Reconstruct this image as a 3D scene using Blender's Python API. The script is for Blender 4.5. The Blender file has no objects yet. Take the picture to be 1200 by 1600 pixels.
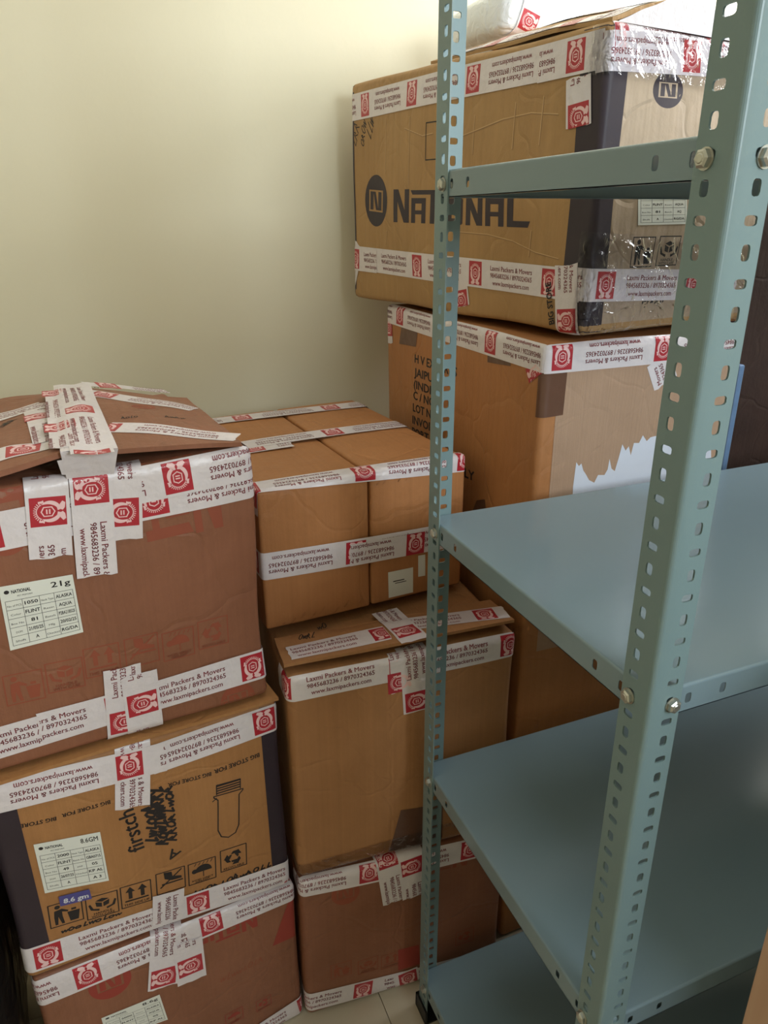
import bpy, bmesh, math, random
import numpy as np
from mathutils import Matrix, Vector
from mathutils.geometry import tessellate_polygon

scene = bpy.context.scene
C = scene.collection

# ------------------------------------------------------------------ camera
CAM_F = 1141.5457            # focal length in pixels of the 1200x1600 frame
CAM_H = 1.41                 # metres above the floor
CAM_R = np.array([[0.925983, 0.143743, -0.349131],
                  [-0.377538, 0.341614, -0.860677],
                  [-0.004448, 0.928783, 0.370597]])
cd = bpy.data.cameras.new('camera')
cd.sensor_width = 36.0
cd.sensor_fit = 'AUTO'
cd.lens = CAM_F / 1600.0 * 36.0
cd.clip_start = 0.02
cam = bpy.data.objects.new('camera', cd)
C.objects.link(cam)
M = Matrix(CAM_R.tolist()).to_4x4()
M.translation = (0, 0, CAM_H)
cam.matrix_world = M
scene.camera = cam

# ------------------------------------------------------------------ world, window daylight, exposure
world = bpy.data.worlds.new('world')
scene.world = world
world.use_nodes = True
wb = world.node_tree.nodes['Background']
wb.inputs[0].default_value = (0.62, 0.78, 1.0, 1)
wb.inputs[1].default_value = 0.6


def area(name, loc, rot, sx, sy, power, col):
    l = bpy.data.lights.new(name, 'AREA')
    l.shape = 'RECTANGLE'
    l.size, l.size_y = sx, sy
    l.energy = power
    l.color = col
    o = bpy.data.objects.new(name, l)
    o.location = loc
    o.rotation_euler = rot
    C.objects.link(o)
    return o


# daylight entering through the high window of the right-hand wall and the window of the wall behind the camera
area('window_daylight', (2.28, 1.10, 2.26), (0, math.radians(90), 0), 0.62, 1.05, 35, (0.93, 0.965, 1.0))
area('front_window_daylight', (1.00, -1.19, 1.90), (math.radians(90), 0, 0), 0.75, 0.7, 20, (0.84, 0.94, 1.0))

vs = scene.view_settings
vs.view_transform = 'Standard'
vs.look = 'None'
vs.gamma = 1.0
vs.use_curve_mapping = False
vs.exposure = 0.64


# ------------------------------------------------------------------ picking helpers: image point -> point on a real plane
def ray(u, v):
    d = CAM_R @ np.array([(u - 600) / CAM_F, -(v - 800) / CAM_F, -1.0])
    return d


def at(u, v, x=None, y=None, z=None):
    d = ray(u, v)
    o = np.array([0, 0, CAM_H])
    t = x / d[0] if x is not None else (y / d[1] if y is not None else (z - CAM_H) / d[2])
    return o + d * t


def project(P):
    q = CAM_R.T @ (np.asarray(P) - np.array([0, 0, CAM_H]))
    return np.array([600 + CAM_F * q[0] / -q[2], 800 - CAM_F * q[1] / -q[2]])


# ------------------------------------------------------------------ materials
def srgb(r, g, b):
    def f(c):
        c /= 255.0
        return c / 12.92 if c <= 0.04045 else ((c + 0.055) / 1.055) ** 2.4
    return (f(r), f(g), f(b), 1)


MATS = {}


def nmat(name):
    m = bpy.data.materials.new(name)
    m.use_nodes = True
    nt = m.node_tree
    b = nt.nodes['Principled BSDF']
    MATS[name] = m
    return m, nt, b


def plain(name, col, rough=0.6, metal=0.0, spec=0.5, var=0.0, scale=30, bump=0.0, bscale=200):
    m, nt, b = nmat(name)
    b.inputs['Base Color'].default_value = col
    b.inputs['Roughness'].default_value = rough
    b.inputs['Metallic'].default_value = metal
    b.inputs['Specular IOR Level'].default_value = spec
    tc = nt.nodes.new('ShaderNodeTexCoord')
    if var > 0:
        n = nt.nodes.new('ShaderNodeTexNoise')
        n.inputs['Scale'].default_value = scale
        n.inputs['Detail'].default_value = 4
        nt.links.new(tc.outputs['Object'], n.inputs['Vector'])
        mx = nt.nodes.new('ShaderNodeMix')
        mx.data_type = 'RGBA'
        mx.inputs['A'].default_value = tuple(c * (1 - var) for c in col[:3]) + (1,)
        mx.inputs['B'].default_value = tuple(min(1, c * (1 + var)) for c in col[:3]) + (1,)
        nt.links.new(n.outputs['Fac'], mx.inputs['Factor'])
        nt.links.new(mx.outputs['Result'], b.inputs['Base Color'])
    if bump > 0:
        n2 = nt.nodes.new('ShaderNodeTexNoise')
        n2.inputs['Scale'].default_value = bscale
        n2.inputs['Detail'].default_value = 3
        nt.links.new(tc.outputs['Object'], n2.inputs['Vector'])
        bp = nt.nodes.new('ShaderNodeBump')
        bp.inputs['Strength'].default_value = bump
        bp.inputs['Distance'].default_value = 0.004
        nt.links.new(n2.outputs['Fac'], bp.inputs['Height'])
        nt.links.new(bp.outputs['Normal'], b.inputs['Normal'])
    return m


def cardboard(name, c1, c2, rough=0.62, corr=0.25, pitch=0.007, spec=0.3, mul=0.3, crease=0.2):
    """kraft board: blotchy paper colour, faint upright flute lines, scuffs; uses the metric UV of each panel"""
    m, nt, b = nmat(name)
    uv = nt.nodes.new('ShaderNodeUVMap')
    tc = nt.nodes.new('ShaderNodeTexCoord')
    n = nt.nodes.new('ShaderNodeTexNoise')
    n.inputs['Scale'].default_value = 7
    n.inputs['Detail'].default_value = 6
    n.inputs['Roughness'].default_value = 0.65
    nt.links.new(tc.outputs['Object'], n.inputs['Vector'])
    mx = nt.nodes.new('ShaderNodeMix')
    mx.data_type = 'RGBA'
    mx.inputs['A'].default_value = c1
    mx.inputs['B'].default_value = c2
    rp = nt.nodes.new('ShaderNodeMapRange')
    rp.inputs['From Min'].default_value = 0.3
    rp.inputs['From Max'].default_value = 0.7
    nt.links.new(n.outputs['Fac'], rp.inputs['Value'])
    nt.links.new(rp.outputs['Result'], mx.inputs['Factor'])
    # flutes
    mp = nt.nodes.new('ShaderNodeMapping')
    mp.inputs['Scale'].default_value = (1 / pitch, 0.6, 1)
    nt.links.new(uv.outputs['UV'], mp.inputs['Vector'])
    fl = nt.nodes.new('ShaderNodeTexNoise')
    fl.inputs['Scale'].default_value = 1.0
    fl.inputs['Detail'].default_value = 2
    nt.links.new(mp.outputs['Vector'], fl.inputs['Vector'])
    m2 = nt.nodes.new('ShaderNodeMix')
    m2.data_type = 'RGBA'
    m2.blend_type = 'MULTIPLY'
    m2.inputs['Factor'].default_value = mul
    cr = nt.nodes.new('ShaderNodeMapRange')
    cr.inputs['From Min'].default_value = 0.3
    cr.inputs['From Max'].default_value = 0.7
    cr.inputs['To Min'].default_value = 0.72
    cr.inputs['To Max'].default_value = 1.0
    nt.links.new(fl.outputs['Fac'], cr.inputs['Value'])
    nt.links.new(mx.outputs['Result'], m2.inputs['A'])
    nt.links.new(cr.outputs['Result'], m2.inputs['B'])
    nt.links.new(m2.outputs['Result'], b.inputs['Base Color'])
    bp = nt.nodes.new('ShaderNodeBump')
    bp.inputs['Strength'].default_value = corr
    bp.inputs['Distance'].default_value = 0.002
    nt.links.new(fl.outputs['Fac'], bp.inputs['Height'])
    b2 = nt.nodes.new('ShaderNodeBump')
    b2.inputs['Strength'].default_value = 0.25
    b2.inputs['Distance'].default_value = 0.02
    nt.links.new(n.outputs['Fac'], b2.inputs['Height'])
    nt.links.new(bp.outputs['Normal'], b2.inputs['Normal'])
    # folds and creases
    nd = nt.nodes.new('ShaderNodeTexNoise')
    nd.inputs['Scale'].default_value = 6
    nt.links.new(tc.outputs['Object'], nd.inputs['Vector'])
    va = nt.nodes.new('ShaderNodeMix')
    va.data_type = 'RGBA'
    va.blend_type = 'LINEAR_LIGHT'
    va.inputs['Factor'].default_value = 0.12
    nt.links.new(tc.outputs['Object'], va.inputs['A'])
    nt.links.new(nd.outputs['Color'], va.inputs['B'])
    vo = nt.nodes.new('ShaderNodeTexVoronoi')
    vo.feature = 'DISTANCE_TO_EDGE'
    vo.inputs['Scale'].default_value = 5.5
    nt.links.new(va.outputs['Result'], vo.inputs['Vector'])
    vr = nt.nodes.new('ShaderNodeMapRange')
    vr.inputs['From Max'].default_value = 0.035
    nt.links.new(vo.outputs['Distance'], vr.inputs['Value'])
    b3 = nt.nodes.new('ShaderNodeBump')
    b3.inputs['Strength'].default_value = crease
    b3.inputs['Distance'].default_value = 0.004
    nt.links.new(vr.outputs['Result'], b3.inputs['Height'])
    nt.links.new(b2.outputs['Normal'], b3.inputs['Normal'])
    nt.links.new(b3.outputs['Normal'], b.inputs['Normal'])
    b.inputs['Roughness'].default_value = rough
    b.inputs['Specular IOR Level'].default_value = spec
    return m


def film(name, col, alpha, rough, bump, scale):
    """crinkled see-through packing film"""
    m, nt, b = nmat(name)
    b.inputs['Base Color'].default_value = col
    b.inputs['Roughness'].default_value = rough
    b.inputs['Alpha'].default_value = alpha
    b.inputs['Specular IOR Level'].default_value = 0.8
    b.inputs['Coat Weight'].default_value = 0.6
    b.inputs['Coat Roughness'].default_value = 0.12
    tc = nt.nodes.new('ShaderNodeTexCoord')
    n = nt.nodes.new('ShaderNodeTexNoise')
    n.inputs['Scale'].default_value = scale
    n.inputs['Detail'].default_value = 3
    n.inputs['Distortion'].default_value = 1.5
    nt.links.new(tc.outputs['Object'], n.inputs['Vector'])
    bp = nt.nodes.new('ShaderNodeBump')
    bp.inputs['Strength'].default_value = bump
    bp.inputs['Distance'].default_value = 0.01
    nt.links.new(n.outputs['Fac'], bp.inputs['Height'])
    nt.links.new(bp.outputs['Normal'], b.inputs['Normal'])
    nt.links.new(bp.outputs['Normal'], b.inputs['Coat Normal'])
    return m


def clear_film(name):
    """glossy transparent packing tape: sees through, glints on its wrinkles"""
    m, nt, b = nmat(name)
    nt.nodes.remove(b)
    out = nt.nodes['Material Output']
    tr = nt.nodes.new('ShaderNodeBsdfTransparent')
    tr.inputs[0].default_value = (.96, .96, .97, 1)
    gl = nt.nodes.new('ShaderNodeBsdfGlossy')
    gl.inputs['Roughness'].default_value = 0.12
    fr = nt.nodes.new('ShaderNodeFresnel')
    fr.inputs['IOR'].default_value = 1.32
    mx = nt.nodes.new('ShaderNodeMixShader')
    tc = nt.nodes.new('ShaderNodeTexCoord')
    n = nt.nodes.new('ShaderNodeTexNoise')
    n.inputs['Scale'].default_value = 28
    n.inputs['Detail'].default_value = 3
    n.inputs['Distortion'].default_value = 2.0
    nt.links.new(tc.outputs['Object'], n.inputs['Vector'])
    bp = nt.nodes.new('ShaderNodeBump')
    bp.inputs['Strength'].default_value = 1.0
    bp.inputs['Distance'].default_value = 0.012
    nt.links.new(n.outputs['Fac'], bp.inputs['Height'])
    nt.links.new(bp.outputs['Normal'], gl.inputs['Normal'])
    nt.links.new(bp.outputs['Normal'], fr.inputs['Normal'])
    nt.links.new(fr.outputs[0], mx.inputs[0])
    nt.links.new(tr.outputs[0], mx.inputs[1])
    nt.links.new(gl.outputs[0], mx.inputs[2])
    nt.links.new(mx.outputs[0], out.inputs[0])
    return m


def wood(name, c1, c2):
    m, nt, b = nmat(name)
    tc = nt.nodes.new('ShaderNodeTexCoord')
    mp = nt.nodes.new('ShaderNodeMapping')
    mp.inputs['Scale'].default_value = (40, 40, 2)
    nt.links.new(tc.outputs['Object'], mp.inputs['Vector'])
    n = nt.nodes.new('ShaderNodeTexNoise')
    n.inputs['Scale'].default_value = 1.6
    n.inputs['Detail'].default_value = 5
    n.inputs['Distortion'].default_value = 0.6
    nt.links.new(mp.outputs['Vector'], n.inputs['Vector'])
    mx = nt.nodes.new('ShaderNodeMix')
    mx.data_type = 'RGBA'
    mx.inputs['A'].default_value = c1
    mx.inputs['B'].default_value = c2
    nt.links.new(n.outputs['Fac'], mx.inputs['Factor'])
    nt.links.new(mx.outputs['Result'], b.inputs['Base Color'])
    b.inputs['Roughness'].default_value = 0.5
    return m


plain('wall_paint', srgb(224, 216, 190), 0.7, var=0.015, scale=3, bump=0.06, bscale=60)
plain('ceiling_paint', srgb(235, 233, 226), 0.8)
plain('grout', srgb(150, 138, 118), 0.9)
plain('floor_tile', srgb(188, 176, 154), 0.35, var=0.05, scale=12)
plain('rack_paint', srgb(118, 140, 143), 0.36, var=0.03, scale=6, bump=0.03, bscale=400)
plain('shelf_paint', srgb(122, 142, 151), 0.2, var=0.04, scale=5, bump=0.02, bscale=300)
plain('zinc', srgb(190, 190, 182), 0.35, metal=0.85, var=0.2, scale=200)
plain('black_plastic', srgb(24, 26, 28), 0.5)
plain('tape_white', srgb(222, 213, 217), 0.3, var=0.06, scale=60, bump=0.5, bscale=55)
plain('tape_ink', srgb(138, 62, 70), 0.4)
plain('emblem_red', srgb(178, 40, 54), 0.35, var=0.06, scale=80, bump=0.2, bscale=90)
plain('emblem_pale', srgb(238, 198, 200), 0.4)
plain('ink_black', srgb(34, 28, 30), 0.6)
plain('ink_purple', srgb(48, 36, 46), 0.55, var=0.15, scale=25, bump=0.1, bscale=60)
plain('ink_red', srgb(150, 58, 48), 0.6)
plain('ink_red_faint', srgb(146, 74, 52), 0.6)
plain('label_paper', srgb(224, 224, 216), 0.55, var=0.03, scale=40)
plain('sticker_blue', srgb(78, 74, 138), 0.4)
plain('sticker_white', srgb(235, 235, 240), 0.4)
plain('brown_tape', srgb(104, 72, 56), 0.3, var=0.1, scale=40, bump=0.2, bscale=60)
plain('torn_white', srgb(214, 218, 232), 0.6, var=0.03, scale=60)
plain('crease_light', srgb(196, 160, 116), 0.6)
plain('crease_dark', srgb(146, 112, 74), 0.6)
plain('dark_gap', srgb(38, 30, 26), 0.9)
plain('blue_sheet', srgb(98, 126, 162), 0.5, var=0.2, scale=60)
cardboard('card_red_brown', srgb(150, 98, 74), srgb(136, 88, 65), 0.5, spec=0.4)
cardboard('card_amber', srgb(176, 126, 80), srgb(164, 114, 70), 0.55)
cardboard('card_tan', srgb(178, 128, 86), srgb(164, 116, 76), 0.55)
cardboard('card_kraft', srgb(182, 144, 98), srgb(170, 132, 88), 0.6, corr=0.5, pitch=0.012)
cardboard('card_orange', srgb(186, 128, 82), srgb(172, 116, 72), 0.5, corr=0.1)
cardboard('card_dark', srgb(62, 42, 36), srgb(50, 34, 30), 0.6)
cardboard('card_glare', srgb(186, 164, 142), srgb(174, 152, 130), 0.7, corr=1.4, pitch=0.022, crease=0.4, mul=0.45)
cardboard('torn_flute', srgb(182, 150, 126), srgb(172, 140, 116), 0.8, corr=0.6, pitch=0.004, mul=0.15)
clear_film('clear_film')
film('wrap_film', srgb(232, 238, 246), 0.94, 0.3, 0.6, 30)
film('black_bag', srgb(10, 13, 14), 1.0, 0.5, 1.0, 14)
wood('dark_wood', srgb(74, 54, 42), srgb(56, 40, 32))
wood('peach_wood', srgb(190, 156, 132), srgb(170, 134, 110))


# ------------------------------------------------------------------ object helpers
def tag(o, label=None, cat=None, group=None, kind=None):
    if label:
        o['label'] = label
    if cat:
        o['category'] = cat
    if group:
        o['group'] = group
    if kind:
        o['kind'] = kind
    return o


def thing(name, label, cat, loc, group=None):
    o = bpy.data.objects.new(name, None)
    o.empty_display_size = 0.05
    o.location = loc
    C.objects.link(o)
    o['base'] = tuple(loc)
    return tag(o, label, cat, group)


def base_of(o):
    while o.parent is not None:
        o = o.parent
    return np.array(o.location)


def mesh_obj(name, V, F, mat, parent=None, smooth=False, uv=None, weld=0.0):
    """one mesh object; V are world coordinates"""
    V = np.asarray(V, float)
    if parent is not None:
        V = V - base_of(parent)
    me = bpy.data.meshes.new(name)
    me.from_pydata(V.tolist(), [], [list(map(int, f)) for f in F])
    if uv is not None:
        L = me.uv_layers.new(name='UVMap')
        idx = np.empty(len(me.loops), int)
        me.loops.foreach_get('vertex_index', idx)
        L.data.foreach_set('uv', np.asarray(uv, float)[idx].ravel())
    if weld > 0:
        bm = bmesh.new()
        bm.from_mesh(me)
        bmesh.ops.remove_doubles(bm, verts=bm.verts, dist=weld)
        bmesh.ops.recalc_face_normals(bm, faces=bm.faces)
        bm.to_mesh(me)
        bm.free()
    me.materials.append(MATS[mat])
    if smooth:
        me.polygons.foreach_set('use_smooth', [True] * len(me.polygons))
    me.update()
    o = bpy.data.objects.new(name, me)
    C.objects.link(o)
    if parent is not None:
        o.parent = parent
    return o


class MB:
    """collects boxes, prisms and plates into one mesh"""
    def __init__(self):
        self.V, self.F = [], []

    def add(self, V, F):
        n = len(self.V)
        self.V += [tuple(v) for v in V]
        self.F += [[i + n for i in f] for f in F]
        return self

    def box(self, x0, y0, z0, x1, y1, z1):
        V = [(x0, y0, z0), (x1, y0, z0), (x1, y1, z0), (x0, y1, z0), (x0, y0, z1), (x1, y0, z1), (x1, y1, z1), (x0, y1, z1)]
        return self.add(V, [(0, 3, 2, 1), (4, 5, 6, 7), (0, 1, 5, 4), (1, 2, 6, 5), (2, 3, 7, 6), (3, 0, 4, 7)])

    def build(self, name, mat, parent=None, smooth=False, weld=0.0):
        return mesh_obj(name, self.V, self.F, mat, parent, smooth, weld=weld)


def bevel(o, w=0.003, seg=2):
    md = o.modifiers.new('bevel', 'BEVEL')
    md.width = w
    md.segments = seg
    md.limit_method = 'ANGLE'
    return o


# ------------------------------------------------------------------ the room
X0, X1, Y0, Y1, ZC = -1.5, 2.3, -1.2, 1.74, 2.80
fl = tag(MB().box(X0, Y0, -0.06, X1, Y1, -0.004).build('floor', 'grout'), kind='structure')
tile_me = None
gx, gy = at(600, 1600, z=0)[0], at(615, 1590, z=0)[1]
TS = 0.40
i = 0
jx = at(601, 1575, z=0)[0]          # the joint seen between the boxes and the rack foot
nx0 = math.floor((X0 - jx) / TS)
nx1 = math.ceil((X1 - jx) / TS)
ny0 = math.floor((Y0 - 0.72) / TS)
ny1 = math.ceil((Y1 - 0.72) / TS)
for ix in range(nx0, nx1):
    for iy in range(ny0, ny1):
        x0, x1 = max(X0, jx + ix * TS + .0008), min(X1, jx + (ix + 1) * TS - .0008)
        y0, y1 = max(Y0, .72 + iy * TS + .0008), min(Y1, .72 + (iy + 1) * TS - .0008)
        if x1 - x0 < .02 or y1 - y0 < .02:
            continue
        MB().box(x0, y0, -0.004, x1, y1, 0.0).build('tile', 'floor_tile', fl)
tag(MB().box(X0 - .1, Y1, -.06, X1 + .1, Y1 + .1, ZC).build('wall_back', 'wall_paint'), kind='structure')
tag(MB().box(X0 - .1, Y0, -.06, X0, Y1, ZC).build('wall_left', 'wall_paint'), kind='structure')
# added half-height partition, out of view, keeps front-window light off the lower shelves
tag(MB().box(.58, .12, 0, X1, .22, 1.12).build('added_shade_partition', 'dark_wood'), kind='structure')
# right wall with a window opening
wy0, wy1, wz0, wz1 = 0.55, 1.65, 1.93, 2.60
w = MB()
w.box(X1, Y0, -.06, X1 + .1, wy0, ZC)
w.box(X1, wy1, -.06, X1 + .1, Y1, ZC)
w.box(X1, wy0, -.06, X1 + .1, wy1, wz0)
w.box(X1, wy0, wz1, X1 + .1, wy1, ZC)
tag(w.build('wall_right', 'wall_paint'), kind='structure')
# front wall with a window, behind the camera
fx0, fx1, fz0, fz1 = .61, 1.39, 1.53, 2.27
w = MB()
w.box(X0 - .1, Y0 - .1, -.06, fx0, Y0, ZC)
w.box(fx1, Y0 - .1, -.06, X1 + .1, Y0, ZC)
w.box(fx0, Y0 - .1, fz1, fx1, Y0, ZC)
w.box(fx0, Y0 - .1, -.06, fx1, Y0, fz0)
tag(w.build('wall_front', 'wall_paint'), kind='structure')
w = MB()
for (a, b_, c_, d_) in ((fx0, fx0 + .05, fz0, fz1), (fx1 - .05, fx1, fz0, fz1), (fx0, fx1, fz0, fz0 + .05), (fx0, fx1, fz1 - .05, fz1)):
    w.box(a, Y0 - .08, c_, b_, Y0 - .03, d_)
tag(w.build('window_2', 'ceiling_paint'), kind='structure')
tag(MB().box(X0 - .1, Y0 - .1, ZC, X1 + .1, Y1 + .1, ZC + .08).build('ceiling', 'ceiling_paint'), kind='structure')
w = MB()
for (a, b_, c_, d_) in ((wy0, wy0 + .05, wz0, wz1), (wy1 - .05, wy1, wz0, wz1), (wy0, wy1, wz0, wz0 + .05), (wy0, wy1, wz1 - .05, wz1)):
    w.box(X1 + .03, a, c_, X1 + .08, b_, d_)
tag(w.build('window_1', 'ceiling_paint'), kind='structure')


# ------------------------------------------------------------------ flat artwork (lettering, emblems, icons) mapped on surfaces
_font = {}


def glyphs(s, bold=0.0):
    k = (s, bold)
    if k in _font:
        return _font[k]
    cu = bpy.data.curves.new('t', 'FONT')
    cu.body = s
    cu.size = 1.0
    cu.resolution_u = 2
    cu.fill_mode = 'FRONT'
    ob = bpy.data.objects.new('t', cu)
    C.objects.link(ob)
    dg = bpy.context.evaluated_depsgraph_get()
    me = ob.evaluated_get(dg).to_mesh()
    me.calc_loop_triangles()
    V = np.array([v.co[:2] for v in me.vertices]).reshape(-1, 2)
    T = np.array([t.vertices[:] for t in me.loop_triangles], int).reshape(-1, 3)
    ob.evaluated_get(dg).to_mesh_clear()
    bpy.data.objects.remove(ob)
    bpy.data.curves.remove(cu)
    if bold > 0 and len(V):
        V = np.vstack([V + np.array(d) * bold for d in ((-1, 0), (1, 0), (0, .8), (0, -.8))])
        T = np.vstack([T + k_ * (len(V) // 4) for k_ in range(4)])
    _font[k] = (V, T)
    return V, T


_cap = None


class Art:
    def __init__(self):
        self.V = np.zeros((0, 2))
        self.T = np.zeros((0, 3), int)

    def raw(self, V, T):
        V = np.asarray(V, float).reshape(-1, 2)
        T = np.asarray(T, int).reshape(-1, 3)
        self.T = np.vstack([self.T, T + len(self.V)])
        self.V = np.vstack([self.V, V])
        return self

    def poly(self, pts):
        pts = [tuple(p) for p in pts]
        T = tessellate_polygon([[Vector((p[0], p[1], 0)) for p in pts]])
        return self.raw(pts, T)

    def rect(self, x0, y0, x1, y1):
        return self.raw([(x0, y0), (x1, y0), (x1, y1), (x0, y1)], [(0, 1, 2), (0, 2, 3)])

    def line(self, pts, w, closed=False):
        pts = [np.array(p, float) for p in pts]
        n = len(pts)
        for i in range(n if closed else n - 1):
            a, b = pts[i], pts[(i + 1) % n]
            d = b - a
            L = np.linalg.norm(d)
            if L < 1e-9:
                continue
            d /= L
            q = np.array([-d[1], d[0]]) * w / 2
            e = d * w / 3
            self.raw([a - e - q, b + e - q, b + e + q, a - e + q], [(0, 1, 2), (0, 2, 3)])
        return self

    def frame(self, x0, y0, x1, y1, w):
        return self.line([(x0, y0), (x1, y0), (x1, y1), (x0, y1)], w, True)

    def disc(self, cx, cy, rx, ry, n=24):
        return self.poly([(cx + rx * math.cos(i * 2 * math.pi / n), cy + ry * math.sin(i * 2 * math.pi / n)) for i in range(n)])

    def band(self, cx, cy, r0, r1, a0, a1, n=12, taper=False):
        V, T = [], []
        for i in range(n + 1):
            k = i / n
            a = math.radians(a0 + (a1 - a0) * k)
            m = (r0 + r1) / 2
            h = (r1 - r0) / 2 * (math.sin(math.pi * (0.12 + .88 * k)) ** .6 if taper else 1)
            V += [(cx + (m - h) * math.cos(a), cy + (m - h) * math.sin(a)), (cx + (m + h) * math.cos(a), cy + (m + h) * math.sin(a))]
            if i:
                j = 2 * i
                T += [(j - 2, j - 1, j + 1), (j - 2, j + 1, j)]
        return self.raw(V, T)

    def text(self, s, x, y, h, w=None, anchor='l', angle=0, bold=0.0):
        """h = cap height; w = forced width; anchor of the baseline"""
        global _cap
        if _cap is None:
            _cap = glyphs('H')[0][:, 1].max()
        V, T = glyphs(s, bold)
        if len(V) == 0:
            return self
        V = V.copy()
        V[:, 0] -= V[:, 0].min()
        wid = V[:, 0].max()
        V[:, 1] *= h / _cap
        V[:, 0] *= (w / wid) if w else h / _cap
        wid = V[:, 0].max()
        V[:, 0] -= {'l': 0, 'c': wid / 2, 'r': wid}[anchor]
        ca, sa = math.cos(angle), math.sin(angle)
        V = np.stack([x + V[:, 0] * ca - V[:, 1] * sa, y + V[:, 0] * sa + V[:, 1] * ca], 1)
        return self.raw(V, T)

    def scribble(self, x, y, w, h, n, seed, lw=0.0016, slant=0.3):
        """handwriting-like marker strokes"""
        r = random.Random(seed)
        cx = x
        step = w / n
        for k in range(n):
            kind = r.choice((0, 1, 2, 3))
            hh = h * r.uniform(.55, 1.0)
            if kind == 0:
                p = [(0, 0), (.1 * step, hh), (.5 * step, hh * .5), (.2 * step, hh * .45), (step * .8, 0)]
            elif kind == 1:
                p = [(step * (.4 + .38 * math.cos(a)), hh * (.4 + .4 * math.sin(a))) for a in [i * .8 for i in range(9)]]
            elif kind == 2:
                p = [(0, hh * .6), (step * .2, 0), (step * .45, hh * .6), (step * .65, 0), (step * .9, hh * .6)]
            else:
                p = [(step * .4, hh), (step * .3, 0), (step * .8, hh * .1)]
            self.line([(cx + a + slant * b, y + b + r.uniform(-.05, .05) * h) for a, b in p], lw)
            cx += step
        return self

    def xform(self, ox, oy, ang=0.0, sc=1.0, sy=None):
        a = Art()
        ca, sa = math.cos(ang), math.sin(ang)
        X, Y = self.V[:, 0] * sc, self.V[:, 1] * (sy if sy else sc)
        a.V = np.stack([ox + X * ca - Y * sa, oy + X * sa + Y * ca], 1)
        a.T = self.T
        return a

    def clip(self, lo, hi):
        c = self.V[self.T][:, :, 0]
        keep = (c.min(1) >= lo) & (c.max(1) <= hi)
        a = Art()
        T = self.T[keep]
        if len(T):
            u, inv = np.unique(T, return_inverse=True)
            a.V = self.V[u]
            a.T = inv.reshape(-1, 3)
        return a

    def split(self, L):
        V = self.V.tolist()
        todo = self.T.tolist()
        out = []
        cache = {}
        while todo:
            t = todo.pop()
            e = [(math.dist(V[t[i]], V[t[(i + 1) % 3]]), i) for i in range(3)]
            d, i = max(e)
            if d <= L:
                out.append(t)
                continue
            a, b, c = t[i], t[(i + 1) % 3], t[(i + 2) % 3]
            k = (min(a, b), max(a, b))
            if k not in cache:
                V.append([(V[a][0] + V[b][0]) / 2, (V[a][1] + V[b][1]) / 2])
                cache[k] = len(V) - 1
            m = cache[k]
            todo += [[a, m, c], [m, b, c]]
        r = Art()
        r.V = np.array(V).reshape(-1, 2)
        r.T = np.array(out, int).reshape(-1, 3)
        return r

    def put(self, surf, face, s, t, ang, mat, parent, name, layer=1.0, scale=1.0, sub=0.015):
        a = self.xform(s, t, ang, scale)
        if len(a.T) == 0:
            return None
        if sub:
            a = a.split(sub)
        W = surf.map(face, a.V[:, 0], a.V[:, 1], 0.00035 * layer)
        return mesh_obj(name, W, a.T, mat, parent)


# emblem: two hands lifting a crate under a rayed arch, on a red field (unit square, centred)
def emblem_art():
    p = Art()
    for s in (-1, 1):
        # forearm, palm and fingers as a rising crescent
        p.band(0, -.02, .24, .37, -90 + s * 12, -90 + s * 128, 14, True)
        p.poly([(s * .30, .10), (s * .37, .12), (s * .35, .27), (s * .29, .24)])
        p.poly([(s * .02, -.26), (s * .12, -.24), (s * .20, -.34), (s * .06, -.36)])
        p.poly([(s * .05, -.34), (s * .22, -.32), (s * .33, -.40), (s * .27, -.48), (s * .10, -.46), (s * .02, -.40)])
    # crate
    p.line([(-.15, .12), (0, .19), (.15, .12), (.15, -.10), (0, -.18), (-.15, -.10)], .035, True)
    p.rect(-.08, .02, .08, .06)
    p.rect(-.08, -.06, .08, -.02)
    # rays
    for k in range(15):
        a = math.radians(15 + 150 * k / 14)
        c, s = math.cos(a), math.sin(a)
        p.line([(.31 * c, .04 + .31 * s), (.39 * c, .04 + .36 * s)], .026)
    p.band(0, .04, .27, .295, 30, 150, 12)
    return p


EMB = emblem_art()
EW, EH = 0.036, 0.040


def tape_art(L, phase):
    """artwork of a strip of length L: lists of lettering blocks, red fields and pale emblem figures"""
    tx, red, pale = [], [], []
    P = 0.192
    k0 = math.floor((-phase) / P) - 1
    for k in range(k0, k0 + int(L / P) + 4):
        c = phase + k * P
        a0, a1 = max(0.0015, c - EW / 2), min(L - .0015, c + EW / 2)
        if a1 - a0 > .004:
            red.append(Art().rect(a0, -EH / 2, a1, EH / 2))
            e = EMB.xform(c, 0, 0, EW * 1.02, EH * 1.0).clip(0.002, L - .002)
            if len(e.T):
                pale.append(e)
        m = c + P / 2
        if m + .056 < 0 or m - .056 > L:
            continue
        t = Art()
        t.text('Laxmi Packers & Movers', m, .0075, .0076, .108, 'c', bold=.018)
        t.text('9845683236 / 8970324365', m, -.0042, .0074, .108, 'c', bold=.018)
        t.text('www.laxmipackers.com', m, -.0165, .0074, .096, 'c', bold=.018)
        t = t.clip(0.002, L - .002)
        if len(t.T):
            tx.append(t)
    return tx, red, pale


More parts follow.
